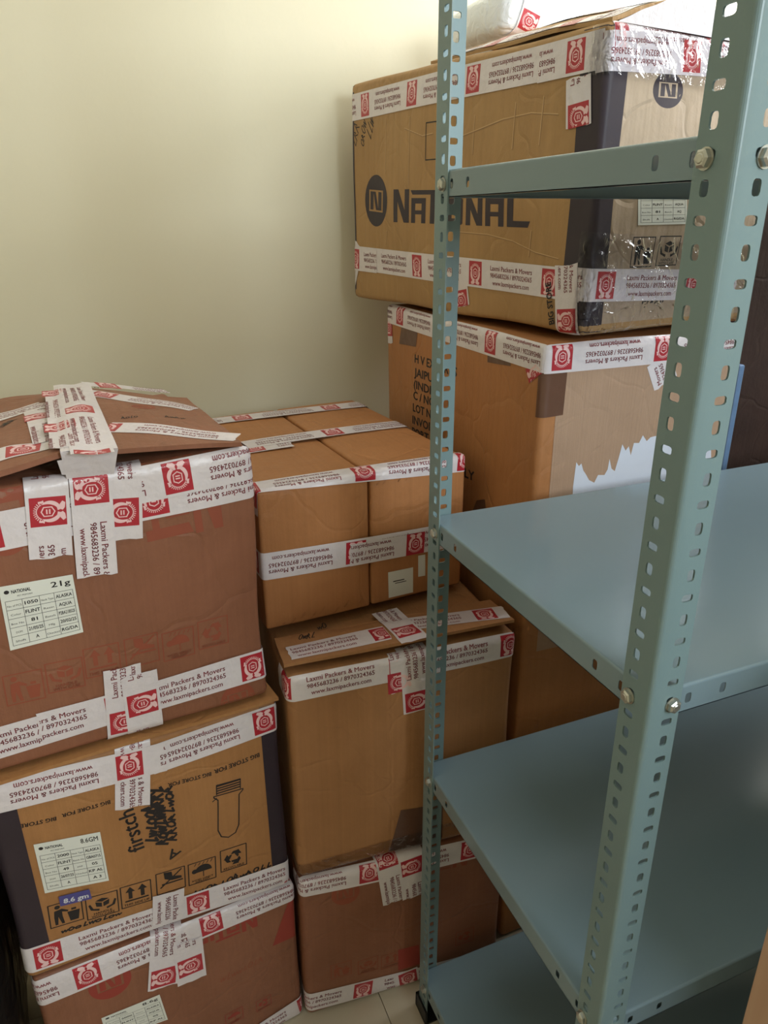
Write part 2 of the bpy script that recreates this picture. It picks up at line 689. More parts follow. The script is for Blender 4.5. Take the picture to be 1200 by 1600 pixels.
# ------------------------------------------------------------------ surfaces that tape and print can follow
class Surf:
    def px(self, face, u, v):
        s, t = 0.5 * self.fdim(face)[0], 0.5 * self.fdim(face)[1]
        for _ in range(25):
            f0 = project(self.one(face, s, t))
            h = 1e-4
            fs = (project(self.one(face, s + h, t)) - f0) / h
            ft = (project(self.one(face, s, t + h)) - f0) / h
            J = np.stack([fs, ft], 1)
            d = np.linalg.lstsq(J, np.array([u, v]) - f0, rcond=None)[0]
            n = np.abs(d).max()
            if n > .15:
                d *= .15 / n
            s += d[0]
            t += d[1]
            if n < 1e-6:
                break
        return np.array([s, t])

    def one(self, face, s, t):
        return self.map(face, np.array([s]), np.array([t]), 0.0, flat=True)[0]

    def tape(self, face, p0, p1, emb=None, ext=(0, 0), layer=1, width=.048, phase=None, mat='tape_white', printed=True,
             name='tape_strip', st=False, ragged=.003, seed=0, parent=None):
        """adhesive strip from image point p0 to p1 (reading direction); emb = image point of one emblem"""
        a = np.array(p0, float) if st else self.px(face, *p0)
        b = np.array(p1, float) if st else self.px(face, *p1)
        d = b - a
        L0 = np.linalg.norm(d)
        d /= L0
        a = a - d * ext[0]
        L = L0 + ext[0] + ext[1]
        n = np.array([-d[1], d[0]])
        if emb is not None:
            e = self.px(face, *emb)
            phase = float((e - a) @ d)
        if phase is None:
            phase = .05
        r = random.Random(seed * 7 + int(L * 1000))
        na, nb = max(2, int(L / .004)), 6
        A = np.linspace(0, L, na + 1)
        Bv = np.linspace(-width / 2, width / 2, nb + 1)
        AA, BB = np.meshgrid(A, Bv, indexing='ij')
        AA = AA.copy()
        for j in range(nb + 1):
            AA[0, j] += r.uniform(0, ragged)
            AA[-1, j] -= r.uniform(0, ragged)
        S = a[0] + AA * d[0] + BB * n[0]
        T = a[1] + AA * d[1] + BB * n[1]
        V = self.map(face, S.ravel(), T.ravel(), 0.0006 * layer)
        q = lambda i, j: i * (nb + 1) + j
        F = [(q(i, j), q(i + 1, j), q(i + 1, j + 1), q(i, j + 1)) for i in range(na) for j in range(nb)]
        o = mesh_obj(name, V, F, mat, parent or self.root, smooth=True)
        if printed:
            ang = math.atan2(d[1], d[0])
            tx, red, pale = tape_art(L, phase)
            off = 0.0006 * layer / .00035
            for A_ in tx:
                A_.put(self, face, a[0], a[1], ang, 'tape_ink', o, 'tape_lettering', off + .5, sub=.008)
            for A_ in red:
                A_.put(self, face, a[0], a[1], ang, 'emblem_red', o, 'tape_emblem', off + .35, sub=.006)
            for A_ in pale:
                A_.put(self, face, a[0], a[1], ang, 'emblem_pale', o, 'emblem_figure', off + .7, sub=.006)
        return o

    def sheet(self, face, pts, mat, name, layer=1.0, n=10, st=False, parent=None):
        """quadrilateral patch lying on the face: image points bottom-left, bottom-right, top-right, top-left"""
        P = [np.array(p, float) if st else self.px(face, *p) for p in pts]
        g = np.linspace(0, 1, n + 1)
        U, Vv = np.meshgrid(g, g, indexing='ij')
        S = sum(w * P[k][0] for k, w in enumerate(((1 - U) * (1 - Vv), U * (1 - Vv), U * Vv, (1 - U) * Vv)))
        T = sum(w * P[k][1] for k, w in enumerate(((1 - U) * (1 - Vv), U * (1 - Vv), U * Vv, (1 - U) * Vv)))
        V = self.map(face, S.ravel(), T.ravel(), 0.0006 * layer)
        q = lambda i, j: i * (n + 1) + j
        F = [(q(i, j), q(i + 1, j), q(i + 1, j + 1), q(i, j + 1)) for i in range(n) for j in range(n)]
        uv = np.stack([S.ravel(), T.ravel()], 1)
        return mesh_obj(name, V, F, mat, parent or self.root, smooth=True, uv=uv), P

    def art(self, face, art, p, p2, width, mat, name, layer=1.0, parent=None, up=None, sub=.015):
        """place art with origin at image point p, x axis toward image point p2, art x extent 'width' spanning p->p2"""
        a, b = self.px(face, *p), self.px(face, *p2)
        d = b - a
        L = np.linalg.norm(d)
        sc = L / width
        A = art
        if up is not None:
            c = self.px(face, *up[0])
            hh = abs(float((c - a) @ np.array([-d[1], d[0]]) / L))
            A = Art()
            A.T = art.T
            A.V = art.V * np.array([1.0, hh / up[1] / sc])
        return A.put(self, face, a[0], a[1], math.atan2(d[1], d[0]), mat, parent or self.root, name, layer, sc, sub)


class Carton(Surf):
    """closed carton given by its eight corners (front-left, front-right, back-right, back-left; bottom then top)"""
    def __init__(self, xy, zb, zt, mat, root, r=.007, bulge=(0, 0, 0, 0, 0), amp=.0015, seed=1, name='body'):
        self.xy = [np.array(p, float) for p in xy]
        self.zb, self.zt = zb, zt
        self.W = (np.linalg.norm(self.xy[1] - self.xy[0]) + np.linalg.norm(self.xy[2] - self.xy[3])) / 2
        self.D = (np.linalg.norm(self.xy[3] - self.xy[0]) + np.linalg.norm(self.xy[2] - self.xy[1])) / 2
        self.H = float(np.mean(zt) - np.mean(zb))
        self.r, self.bulge, self.amp = r, bulge, amp
        rr = random.Random(seed)
        self.ph = [[rr.uniform(0, 6.28) for _ in range(3)] for _ in range(6)]
        self.fr = [[rr.uniform(6, 22) for _ in range(3)] for _ in range(6)]
        self.root = root
        self.body = self.make_body(mat, name)

    def fdim(self, face):
        return {'front': (self.W, self.H), 'left': (self.D, self.H), 'top': (self.W, self.D), 'right': (self.D, self.H),
                'back': (self.W, self.H), 'bottom': (self.W, self.D)}[face]

    def cube(self, face, s, t):
        W, D, H = self.W, self.D, self.H
        s = np.asarray(s, float)
        t = np.asarray(t, float)
        z0 = np.zeros_like(s)
        if face == 'front':
            x = np.clip(s, 0, W)
            y = np.where(s < 0, -s, np.where(s > W, s - W, 0))
            z = np.clip(t, 0, H)
            y = np.where(t > H, t - H, np.where(t < 0, -t, y))
        elif face == 'left':
            y = np.clip(D - s, 0, D)
            x = np.where(s > D, s - D, np.where(s < 0, -s, 0))
            z = np.clip(t, 0, H)
            x = np.where(t > H, t - H, np.where(t < 0, -t, x))
        elif face == 'right':
            y = np.clip(s, 0, D)
            x = np.where(s < 0, W + s, W)
            z = np.clip(t, 0, H)
        elif face == 'back':
            x, y, z = W - s, z0 + D, t
        elif face == 'bottom':
            x, y, z = s, D - t, z0
        else:
            x = np.clip(s, 0, W)
            y = np.clip(t, 0, D)
            z = np.where(t < 0, H + t, np.where(s < 0, H + s, np.where(s > W, H - (s - W), np.where(t > D, H - (t - D), H))))
        return np.stack([x, y, z], -1)

    def warp(self, p, off, flat=False):
        dim = np.array([self.W, self.D, self.H])
        r = self.r
        c = np.clip(p, r, dim - r)
        d = p - c
        L = np.linalg.norm(d, axis=-1, keepdims=True)
        L = np.where(L < 1e-9, 1, L)
        nrm = d / L
        u = p / dim
        k = 1 - (2 * u - 1) ** 2
        bf, bl, bt, br, bb = self.bulge
        add = np.zeros(p.shape)
        add[:, 1] -= np.clip(-nrm[:, 1], 0, 1) * bf * k[:, 0] * k[:, 2]
        add[:, 0] -= np.clip(-nrm[:, 0], 0, 1) * bl * k[:, 1] * k[:, 2]
        add[:, 2] += np.clip(nrm[:, 2], 0, 1) * bt * k[:, 0] * k[:, 1]
        add[:, 0] += np.clip(nrm[:, 0], 0, 1) * br * k[:, 1] * k[:, 2]
        nz = 0
        for f, h in zip(self.fr, self.ph):
            nz = nz + np.sin(p[:, 0] * f[0] + h[0]) * np.sin(p[:, 1] * f[1] + h[1]) * np.cos(p[:, 2] * f[2] + h[2])
        add = add + nrm * (nz * self.amp * .6)[:, None]
        q = c + nrm * (r + np.asarray(off)) + add
        u = q / dim
        a, b, w = u[:, 0:1], u[:, 1:2], u[:, 2:3]
        X = self.xy
        xy = (1 - a) * (1 - b) * X[0] + a * (1 - b) * X[1] + a * b * X[2] + (1 - a) * b * X[3]
        wt = ((1 - a) * (1 - b), a * (1 - b), a * b, (1 - a) * b)
        zb = sum(k_ * z for k_, z in zip(wt, self.zb))
        zt = sum(k_ * z for k_, z in zip(wt, self.zt))
        return np.hstack([xy, zb * (1 - w) + zt * w])

    def map(self, face, s, t, off, flat=False):
        return self.warp(self.cube(face, s, t), off)

    def one(self, face, s, t):
        # straight extension outside the face keeps the picking stable
        w, h = self.fdim(face)
        sc, tc = min(max(s, self.r), w - self.r), min(max(t, self.r), h - self.r)
        P = self.map(face, np.array([sc]), np.array([tc]), 0.0)[0]
        if sc != s or tc != t:
            e = 1e-3
            ds = (self.map(face, np.array([sc + (e if sc < w / 2 else -e)]), np.array([tc]), 0.0)[0] - P) / (e if sc < w / 2 else -e)
            dt = (self.map(face, np.array([sc]), np.array([tc + (e if tc < h / 2 else -e)]), 0.0)[0] - P) / (e if tc < h / 2 else -e)
            P = P + ds * (s - sc) + dt * (t - tc)
        return P

    def make_body(self, mat, name):
        V, F, UV = [], [], []
        n = 0
        r = self.r

        def coords(L):
            inner = np.linspace(r, L - r, max(4, int(L / .025)))
            return np.concatenate([[0, r * .29, r * .6], inner, [L - r * .6, L - r * .29, L]])
        for face in ('front', 'back', 'left', 'right', 'top', 'bottom'):
            w, h = self.fdim(face)
            a, b = coords(w), coords(h)
            A, B = np.meshgrid(a, b, indexing='ij')
            V.append(self.warp(self.cube(face, A.ravel(), B.ravel()), 0.0))
            UV.append(np.stack([A.ravel() + 3.1 * len(UV), B.ravel()], 1))
            m = len(b)
            F += [(n + i * m + j, n + (i + 1) * m + j, n + (i + 1) * m + j + 1, n + i * m + j + 1) for i in range(len(a) - 1) for j in range(m - 1)]
            n += len(V[-1])
        return mesh_obj(name, np.vstack(V), F, mat, self.root, smooth=True, uv=np.vstack(UV), weld=2e-5)


class Patch(Surf):
    """a flap: bilinear sheet of board with thickness, corners front-left, front-right, back-right, back-left"""
    def __init__(self, P, mat, root, name='flap', th=.005, sag=0.0, amp=.001, seed=3):
        self.P = [np.array(p, float) for p in P]
        self.W = np.linalg.norm(self.P[1] - self.P[0])
        self.D = np.linalg.norm(self.P[3] - self.P[0])
        self.sag, self.amp = sag, amp
        rr = random.Random(seed)
        self.ph = [rr.uniform(0, 6) for _ in range(6)]
        self.root = root
        n = 16
        g = np.linspace(0, 1, n + 1)
        U, V_ = np.meshgrid(g, g, indexing='ij')
        S, T = (U * self.W).ravel(), (V_ * self.D).ravel()
        top, bot = self.map('p', S, T, 0), self.map('p', S, T, -th)
        q = lambda i, j: i * (n + 1) + j
        F = [(q(i, j), q(i + 1, j), q(i + 1, j + 1), q(i, j + 1)) for i in range(n) for j in range(n)]
        N = (n + 1) ** 2
        F += [tuple(N + k for k in f[::-1]) for f in F[:]]
        rim = [q(i, 0) for i in range(n)] + [q(n, j) for j in range(n)] + [q(i, n) for i in range(n, 0, -1)] + [q(0, j) for j in range(n, 0, -1)]
        for k in range(len(rim)):
            a, b = rim[k], rim[(k + 1) % len(rim)]
            F.append((a, N + a, N + b, b))
        uv = np.stack([S, T], 1)
        self.body = mesh_obj(name, np.vstack([top, bot]), F, mat, root, uv=np.vstack([uv, uv]))

    def fdim(self, face):
        return self.W, self.D

    def map(self, face, s, t, off, flat=False):
        u, v = np.asarray(s) / self.W, np.asarray(t) / self.D
        u, v = u[:, None], v[:, None]
        P = self.P
        X = (1 - u) * (1 - v) * P[0] + u * (1 - v) * P[1] + u * v * P[2] + (1 - u) * v * P[3]
        uc, vc = np.clip(u, 0, 1), np.clip(v, 0, 1)
        z = self.sag * 16 * uc * (1 - uc) * vc * (1 - vc) + self.amp * (np.sin(uc * 9 + self.ph[0]) * np.cos(vc * 7 + self.ph[1]) + .6 * np.sin(vc * 15 + uc * 6 + self.ph[2]))
        X = X.copy()
        X[:, 2:3] += z + off
        return X


# ------------------------------------------------------------------ slotted-angle rack
XN, YN, DD, FW, TH = 0.4178, 0.4088, 0.457, 0.0363, 0.0018
RL = 1.22                      # rack length, unseen end extended to keep window light off the third shelf
UPH = 2.0
SHELF_Z = [1.4644, 1.0201, 0.583, 0.0942]
LIP = 0.0294


def slot_ring(ca, cb, ra, rb, n=12):
    out = []
    for i in range(n):
        a = 2 * math.pi * (i + .5) / n
        c, s = math.cos(a), math.sin(a)
        out.append((ca + ra * math.copysign(abs(c) ** .55, c), cb + rb * math.copysign(abs(s) ** .55, s)))
    return out


def perf_plate(a0, a1, cells):
    """plate in (a,b): a across from a0 to a1; cells = list of (b0, b1, hole or None), hole = (ca, cb, ra, rb)
    returns vertices, faces, hole rings"""
    V, F, R = [], [], []
    for (b0, b1, h) in cells:
        n0 = len(V)
        corners = [(a0, b0), (a1, b0), (a1, b1), (a0, b1)]
        if h is None:
            V += corners
            F.append([n0, n0 + 1, n0 + 2, n0 + 3])
            continue
        ring = slot_ring(*h)
        n = len(ring)
        V += ring
        R.append([n0 + i for i in range(n)])
        outer, side = [], []
        for (pa, pb) in ring:
            da, db = pa - h[0], pb - h[1]
            ta = ((a1 - h[0]) / da if da > 0 else (a0 - h[0]) / da) if abs(da) > 1e-9 else 1e9
            tb = ((b1 - h[1]) / db if db > 0 else (b0 - h[1]) / db) if abs(db) > 1e-9 else 1e9
            t = min(ta, tb)
            outer.append((h[0] + da * t, h[1] + db * t))
            side.append((1 if da > 0 else 3) if ta < tb else (2 if db > 0 else 0))
        V += outer
        cbase = len(V)
        V += corners
        for i in range(n):
            j = (i + 1) % n
            f = [n0 + i, n0 + n + i]
            sd = side[i]
            while sd != side[j]:
                sd = (sd + 1) % 4
                f.append(cbase + sd)
            f += [n0 + n + j, n0 + j]
            F.append(f)
    return V, F, R


def thick(mb, V, F, R, fn, th):
    """extrude a plate: fn(a,b,depth) -> xyz"""
    n = len(V)
    P = [fn(a, b, 0) for a, b in V] + [fn(a, b, th) for a, b in V]
    FF = [list(f) for f in F] + [[n + i for i in f[::-1]] for f in F]
    for r in R:
        for k in range(len(r)):
            i, j = r[k], r[(k + 1) % len(r)]
            FF.append([i, j, n + j, n + i])
    mb.add(P, FF)
    # rim
    aa = [v[0] for v in V]
    bb = [v[1] for v in V]
    a0, a1, b0, b1 = min(aa), max(aa), min(bb), max(bb)
    for (p, q) in (((a0, b0), (a1, b0)), ((a1, b0), (a1, b1)), ((a1, b1), (a0, b1)), ((a0, b1), (a0, b0))):
        mb.add([fn(*p, 0), fn(*q, 0), fn(*q, th), fn(*p, th)], [(0, 1, 2, 3)])


def upright_mesh(sx, sy, cx, cy, phase):
    """L angle with its corner at (cx, cy); flanges run along +sx*X and +sy*Y"""
    mb = MB()
    p = 0.02113
    R0 = .0045
    k = 0
    holes = []
    z = phase
    while z + p / 2 < UPH:
        z += p
        k += 1
    while z - p / 2 > 0.004:
        holes.append((z, k))
        z -= p
        k -= 1
    holes.reverse()
    cells = [(0.0, holes[0][0] - p / 2, None)]
    for z, k in holes:
        wide = (k % 2 == 0)
        ra, rb = (.0060, .0036) if wide else (.0040, .0057)
        cells.append((z - p / 2, z + p / 2, (.0236, z, ra, rb)))
    cells.append((holes[-1][0] + p / 2, UPH, None))
    V, F, R = perf_plate(R0, FW, cells)
    thick(mb, V, F, R, lambda a, b, d: (cx + sx * d, cy + sy * a, b), TH)     # flange along Y, outer face on x = cx
    thick(mb, V, F, R, lambda a, b, d: (cx + sx * a, cy + sy * d, b), TH)     # flange along X, outer face on y = cy
    # folded corner
    seg = 5
    out, inn = [], []
    for i in range(seg + 1):
        a = math.pi / 2 * i / seg
        out.append((R0 - R0 * math.cos(a), R0 - R0 * math.sin(a)))
        inn.append((R0 - (R0 - TH) * math.cos(a), R0 - (R0 - TH) * math.sin(a)))
    for i in range(seg):
        for pr in (out, inn):
            (u0, v0), (u1, v1) = pr[i], pr[i + 1]
            mb.add([(cx + sx * u0, cy + sy * v0, 0), (cx + sx * u1, cy + sy * v1, 0), (cx + sx * u1, cy + sy * v1, UPH), (cx + sx * u0, cy + sy * v0, UPH)], [(0, 1, 2, 3)])
        mb.add([(cx + sx * out[i][0], cy + sy * out[i][1], UPH), (cx + sx * out[i + 1][0], cy + sy * out[i + 1][1], UPH),
                (cx + sx * inn[i + 1][0], cy + sy * inn[i + 1][1], UPH), (cx + sx * inn[i][0], cy + sy * inn[i][1], UPH)], [(0, 1, 2, 3)])
    return mb


def bolt_mesh(P, n, rng=0.0, R=.0078, h=.0058):
    """hex bolt head with washer at P pointing along n"""
    n = Vector(n).normalized()
    u = n.orthogonal().normalized()
    w = n.cross(u)
    P = Vector(P)
    mb = MB()

    def prism(r0, r1, d0, d1, k, ph):
        A = [P + n * d0 + (u * math.cos(ph + 2 * math.pi * i / k) + w * math.sin(ph + 2 * math.pi * i / k)) * r0 for i in range(k)]
        B = [P + n * d1 + (u * math.cos(ph + 2 * math.pi * i / k) + w * math.sin(ph + 2 * math.pi * i / k)) * r1 for i in range(k)]
        mb.add(A + B, [(i, (i + 1) % k, k + (i + 1) % k, k + i) for i in range(k)] + [tuple(range(2 * k - 1, k - 1, -1))])
    prism(R * .98, R * .98, 0, .0010, 18, 0)
    prism(R * .86, R * .86, .0010, h * .8, 6, rng)
    prism(R * .86, R * .62, h * .8, h, 6, rng)
    prism(R * .45, R * .35, h, h + .0006, 10, rng)
    return mb


rack = thing('slotted_angle_rack', 'grey-green slotted angle metal rack with empty shelves at right', 'rack', (XN + .4, YN + DD / 2, 0))
ups = []
specs = [(1, 1, XN, YN, 1.2819), (1, -1, XN, YN + DD, 1.6237), (-1, 1, XN + RL, YN, 1.2819), (-1, -1, XN + RL, YN + DD, 1.6237)]
for k, (sx, sy, cx, cy, ph) in enumerate(specs):
    u = upright_mesh(sx, sy, cx, cy, ph).build('upright', 'rack_paint', rack, weld=1e-5)
    ups.append(u)
    # plastic shoe
    f = MB()
    e = .004
    a0, a1 = cx - sx * e, cx + sx * (FW + e)
    b0, b1 = cy - sy * e, cy + sy * (FW + e)
    f.box(min(a0, a1), min(b0, b1), 0, max(a0, a1), max(b0, b1), .004)
    f.box(min(a0, a1), min(cy - sy * e, cy - sy * .0004), 0, max(a0, a1), max(cy - sy * e, cy - sy * .0004), .034)
    f.box(min(cx - sx * e, cx - sx * .0004), min(b0, b1), 0, max(cx - sx * e, cx - sx * .0004), max(b0, b1), .034)
    f.build('foot', 'black_plastic', u)
    r = random.Random(k)
    for z in SHELF_Z:
        zc = z - LIP / 2 - .001
        for (P, n) in (((cx - sx * .0002, cy + sy * .0255, zc), (-sx, 0, 0)), ((cx + sx * .0265, cy - sy * .0002, zc), (0, -sy, 0))):
            bolt_mesh(P, n, r.uniform(0, 1)).build('bolt', 'zinc', u)
            n2 = (-n[0], -n[1], 0)
            P2 = (P[0] + n2[0] * (TH + .0022), P[1] + n2[1] * (TH + .0022), zc)
            bolt_mesh(P2, n2, r.uniform(0, 1), .0066, .006).build('nut', 'zinc', u)

g = .0019
sx0, sx1, sy0, sy1 = XN + g, XN + RL - g, YN + g, YN + DD - g
T1 = .0009
for z in SHELF_Z:
    mb = MB()
    R0 = .003
    # top sheet
    mb.box(sx0 + R0, sy0 + R0, z - T1, sx1 - R0, sy1 - R0, z)
    # folded edges
    seg = 4
    for i in range(seg):
        a0, a1 = math.pi / 2 * i / seg, math.pi / 2 * (i + 1) / seg
        h0, v0 = R0 * math.cos(a0), R0 * math.sin(a0)
        h1, v1 = R0 * math.cos(a1), R0 * math.sin(a1)
        zz0, zz1 = z - R0 + v0, z - R0 + v1
        q0 = [(sx0 + R0 - h0, sy0 + R0 - h0), (sx1 - R0 + h0, sy0 + R0 - h0), (sx1 - R0 + h0, sy1 - R0 + h0), (sx0 + R0 - h0, sy1 - R0 + h0)]
        q1 = [(sx0 + R0 - h1, sy0 + R0 - h1), (sx1 - R0 + h1, sy0 + R0 - h1), (sx1 - R0 + h1, sy1 - R0 + h1), (sx0 + R0 - h1, sy1 - R0 + h1)]
        mb.add([(x, y, zz0) for x, y in q0] + [(x, y, zz1) for x, y in q1], [(k, (k + 1) % 4, 4 + (k + 1) % 4, 4 + k) for k in range(4)])

    def lip_cells(L, offs):
        c = []
        last = 0
        zc = z - LIP / 2 - .0005
        for o in sorted(offs):
            c.append((last, o - .012, None))
            c.append((o - .012, o + .012, (zc, o, .0055, .0036)))
            last = o + .012
        c.append((last, L, None))
        return c
    Ly, Lx = sy1 - sy0, sx1 - sx0
    oy = [.0395 - .0019, .0765, Ly - .0795, Ly - .0405]
    ox = [.0450 - .0019 + .002, .0865, Lx / 2, Lx - .0865, Lx - .045]
    for (cells, fn) in ((lip_cells(Ly, oy), lambda a, b, d: (sx0 + d, sy0 + b, a)), (lip_cells(Ly, oy), lambda a, b, d: (sx1 - d, sy0 + b, a)),
                        (lip_cells(Lx, ox), lambda a, b, d: (sx0 + b, sy0 + d, a)), (lip_cells(Lx, ox), lambda a, b, d: (sx0 + b, sy1 - d, a))):
        V, F, R = perf_plate(z - LIP, z - R0, cells)
        thick(mb, V, F, R, fn, T1)
    # return fold under the lip
    for (x0, y0, x1, y1) in ((sx0, sy0, sx0 + .008, sy1), (sx1 - .008, sy0, sx1, sy1), (sx0, sy0, sx1, sy0 + .008), (sx0, sy1 - .008, sx1, sy1)):
        mb.box(x0, y0, z - LIP, x1, y1, z - LIP + T1)
    mb.build('shelf', 'shelf_paint', rack)

# ------------------------------------------------------------------ printed artwork used on several cartons
def wordmark():
    """heavy NATIONAL wordmark, cap height 1, total width about 5.0"""
    a = Art()
    x = 0
    a.rect(x, 0, x + .2, 1.0)
    a.poly([(x + .02, 1.0), (x + .24, 1.0), (x + .72, 0), (x + .50, 0)])
    a.rect(x + .54, 0, x + .74, 1.0)

    def A(x):
        a.rect(x, 0, x + .17, .72)
        a.rect(x, .58, x + .6, .74)
        a.rect(x + .43, 0, x + .6, .72)
        a.rect(x + .17, .26, x + .43, .38)
    A(.84)
    a.poly([(.88, .84), (1.98, .84), (1.98, .97), (.80, .97)])       # the T's bar runs back over the A
    a.rect(1.62, 0, 1.80, .86)
    a.rect(2.02, 0, 2.20, .74)
    # O
    a.line([(2.38, .09), (2.38, .65), (2.80, .65), (2.80, .09)], .17, True)
    # N
    x = 3.0
    a.rect(x, 0, x + .17, .74)
    a.poly([(x, .74), (x + .2, .74), (x + .60, 0), (x + .40, 0)])
    a.rect(x + .43, 0, x + .60, .74)
    A(3.70)
    a.rect(4.40, 0, 4.58, .74)
    a.poly([(4.40, 0), (5.0, 0), (5.06, .16), (4.40, .16)])
    return a


WORD = wordmark()


def roundel():
    """dark oval with a cut-out N in a square, unit half-size"""
    a = Art()
    n = 28
    sq = .42
    # oval minus square: four pieces
    arc = lambda d0, d1: [(math.cos(math.radians(d0 + (d1 - d0) * k / 8)), math.sin(math.radians(d0 + (d1 - d0) * k / 8))) for k in range(9)]
    a.poly(arc(45, 135) + [(-.62, sq), (.62, sq)])
    a.poly(arc(225, 315) + [(.62, -sq), (-.62, -sq)])
    a.poly(arc(135, 225) + [(-.62, -sq), (-.62, sq)])
    a.poly(arc(-45, 45) + [(.62, sq), (.62, -sq)])
    a.rect(-.50, -sq * .84, -.22, sq * .84)
    a.poly([(-.24, sq * .84), (-.02, sq * .84), (.24, -sq * .84), (.02, -sq * .84)])
    a.rect(.22, -sq * .84, .50, sq * .84)
    return a


ROUND = roundel()


def icon(kind):
    """handling pictograms in a unit frame (0..1)"""
    a = Art()
    a.frame(.03, .03, .97, .97, .035)
    if kind == 'bin':
        a.disc(.28, .82, .08, .08, 12)
        a.poly([(.18, .68), (.40, .72), (.58, .60), (.56, .54), (.40, .60), (.40, .42), (.16, .42)])
        a.poly([(.16, .42), (.28, .42), (.25, .10), (.17, .10)])
        a.poly([(.28, .42), (.40, .42), (.44, .10), (.36, .10)])
        a.poly([(.54, .52), (.90, .52), (.84, .12), (.60, .12)])
        a.rect(.66, .56, .80, .64)
    elif kind == 'care':
        a.poly([(.30, .74), (.50, .82), (.72, .74), (.50, .66)])
        a.poly([(.30, .70), (.49, .62), (.49, .44), (.32, .50)])
        a.poly([(.72, .70), (.53, .62), (.53, .44), (.70, .50)])
        for s in (-1, 1):
            a.poly([(.51 + s * .36, .66), (.51 + s * .42, .62), (.51 + s * .36, .40), (.51 + s * .12, .30), (.51 + s * .10, .38), (.51 + s * .28, .44)])
        a.text('HANDLE', .5, .17, .085, .55, 'c', bold=.02)
        a.text('WITH CARE', .5, .06, .085, .7, 'c', bold=.02)
    elif kind == 'up':
        for x in (.32, .70):
            a.rect(x - .06, .38, x + .06, .70)
            a.poly([(x - .15, .68), (x + .15, .68), (x, .90)])
        a.rect(.14, .26, .88, .32)
        a.text('THIS SIDE UP', .5, .09, .09, .8, 'c', bold=.02)
    elif kind == 'boot':
        a.poly([(.28, .94), (.54, .90), (.56, .70), (.86, .60), (.86, .50), (.52, .52), (.30, .66)])
        a.rect(.20, .40, .90, .46)
        a.line([(.16, .30), (.86, .90)], .05)
    elif kind == 'umbrella':
        a.band(.54, .50, 0.0, .30, 0, 180, 12)
        a.rect(.525, .26, .555, .52)
        a.disc(.24, .58, .10, .10, 12)
        for k in range(5):
            a.line([(.30 + .14 * k, .92), (.24 + .14 * k, .82)], .025)
        a.text('AVOID DIRECT', .5, .14, .07, .75, 'c', bold=.02)
        a.text('SUNLIGHT', .5, .06, .07, .5, 'c', bold=.02)
    elif kind == 'recycle':
        for k in range(3):
            b = Art()
            b.poly([(-.12, .20), (.12, .20), (.20, .34), (-.02, .34)])
            b.poly([(.10, .12), (.34, .12), (.20, .38)])
            b.poly([(-.16, .18), (-.30, -.02), (-.18, -.06), (-.06, .16)])
            t = b.xform(.5, .52, math.radians(120 * k), .85)
            a.raw(t.V, t.T)
        a.text('RECYCLABLE', .5, .07, .08, .75, 'c', bold=.02)
    return a


def place_icon(sf, face, kind, centre, size, mat, layer=1.0):
    c = sf.px(face, *centre)
    e = sf.px(face, centre[0] + 10, centre[1] - 2.6)
    ang = sf.tilt
    icon(kind).xform(-.5, -.5).put(sf, face, c[0], c[1], ang, mat, sf.root, 'printed_icon', layer, size, sub=.02)


def spec_label(sf, face, pts, head, rows, layer=2.0):
    """white specification label with a ruled table; pts = BL, BR, TR, TL image points"""
    o, P = sf.sheet(face, pts, 'label_paper', 'specification_label', layer)
    d = P[1] - P[0]
    w = np.linalg.norm(d)
    h = np.linalg.norm(P[3] - P[0])
    ang = math.atan2(d[1], d[0])
    a = Art()
    a.disc(.09, .90, .035, .03, 12)
    a.text('NATIONAL', .15, .87, .05, .26, bold=.03)
    a.text('PET PREFORM', .22, .81, .022, .2)
    a.text(head, .68, .85, .085, .27, bold=.015)
    x = [.05, .27, .50, .70, .96]
    y0, y1 = .06, .76
    n = len(rows)
    for i in range(n + 1):
        yy = y0 + (y1 - y0) * i / n
        a.line([(x[0], yy), (x[-1], yy)], .006)
    for xx in x:
        a.line([(xx, y0), (xx, y1)], .006)
    for i, r in enumerate(rows):
        yy = y1 - (y1 - y0) * (i + .68) / n
        for j, s in enumerate(r):
            if s:
                big = j in (1, 3)
                cw = (x[j + 1] - x[j])
                a.text(s, (x[j] + x[j + 1]) / 2, yy, .052 if big else .03, min(cw * .86, .045 * len(s) * (1 if big else .62)), 'c', bold=.025 if big else 0)
    A = Art()
    A.T = a.T
    U, Q = a.V[:, 0:1], a.V[:, 1:2]
    A.V = (1 - U) * (1 - Q) * P[0] + U * (1 - Q) * P[1] + U * Q * P[2] + (1 - U) * Q * P[3]
    A.put(sf, face, 0, 0, 0, 'ink_black', o, 'label_print', layer * 1.72 + .5, sub=.02)
    return o


def word(sf, face, art, p, p2, width, mat, name='printed_wordmark', layer=.8, up=None):
    return sf.art(face, art, p, p2, width, mat, name, layer, up=up)


def line_text(sf, face, s, p, p2, mat='ink_black', layer=.8, hpx=None, bold=.03, name='printed_text'):
    """text whose baseline runs from image point p to p2"""
    a, b = sf.px(face, *p), sf.px(face, *p2)
    d = b - a
    L = np.linalg.norm(d)
    V = glyphs(s, bold)[0]
    wid = V[:, 0].max() - V[:, 0].min()
    cap = glyphs('H')[0][:, 1].max()
    h = hpx if hpx else cap / wid * L
    t = Art().text(s, 0, 0, h, L, bold=bold)
    return t.put(sf, face, a[0], a[1], math.atan2(d[1], d[0]), mat, sf.root, name, layer, sub=.02)


def pen(sf, face, p, p2, h, n, seed, lw=.0014, layer=1.0, mat='ink_black'):
    a, b = sf.px(face, *p), sf.px(face, *p2)
    d = b - a
    L = np.linalg.norm(d)
    return Art().scribble(0, 0, L, h, n, seed, lw).put(sf, face, a[0], a[1], math.atan2(d[1], d[0]), mat, sf.root, 'handwriting', layer, sub=.02)


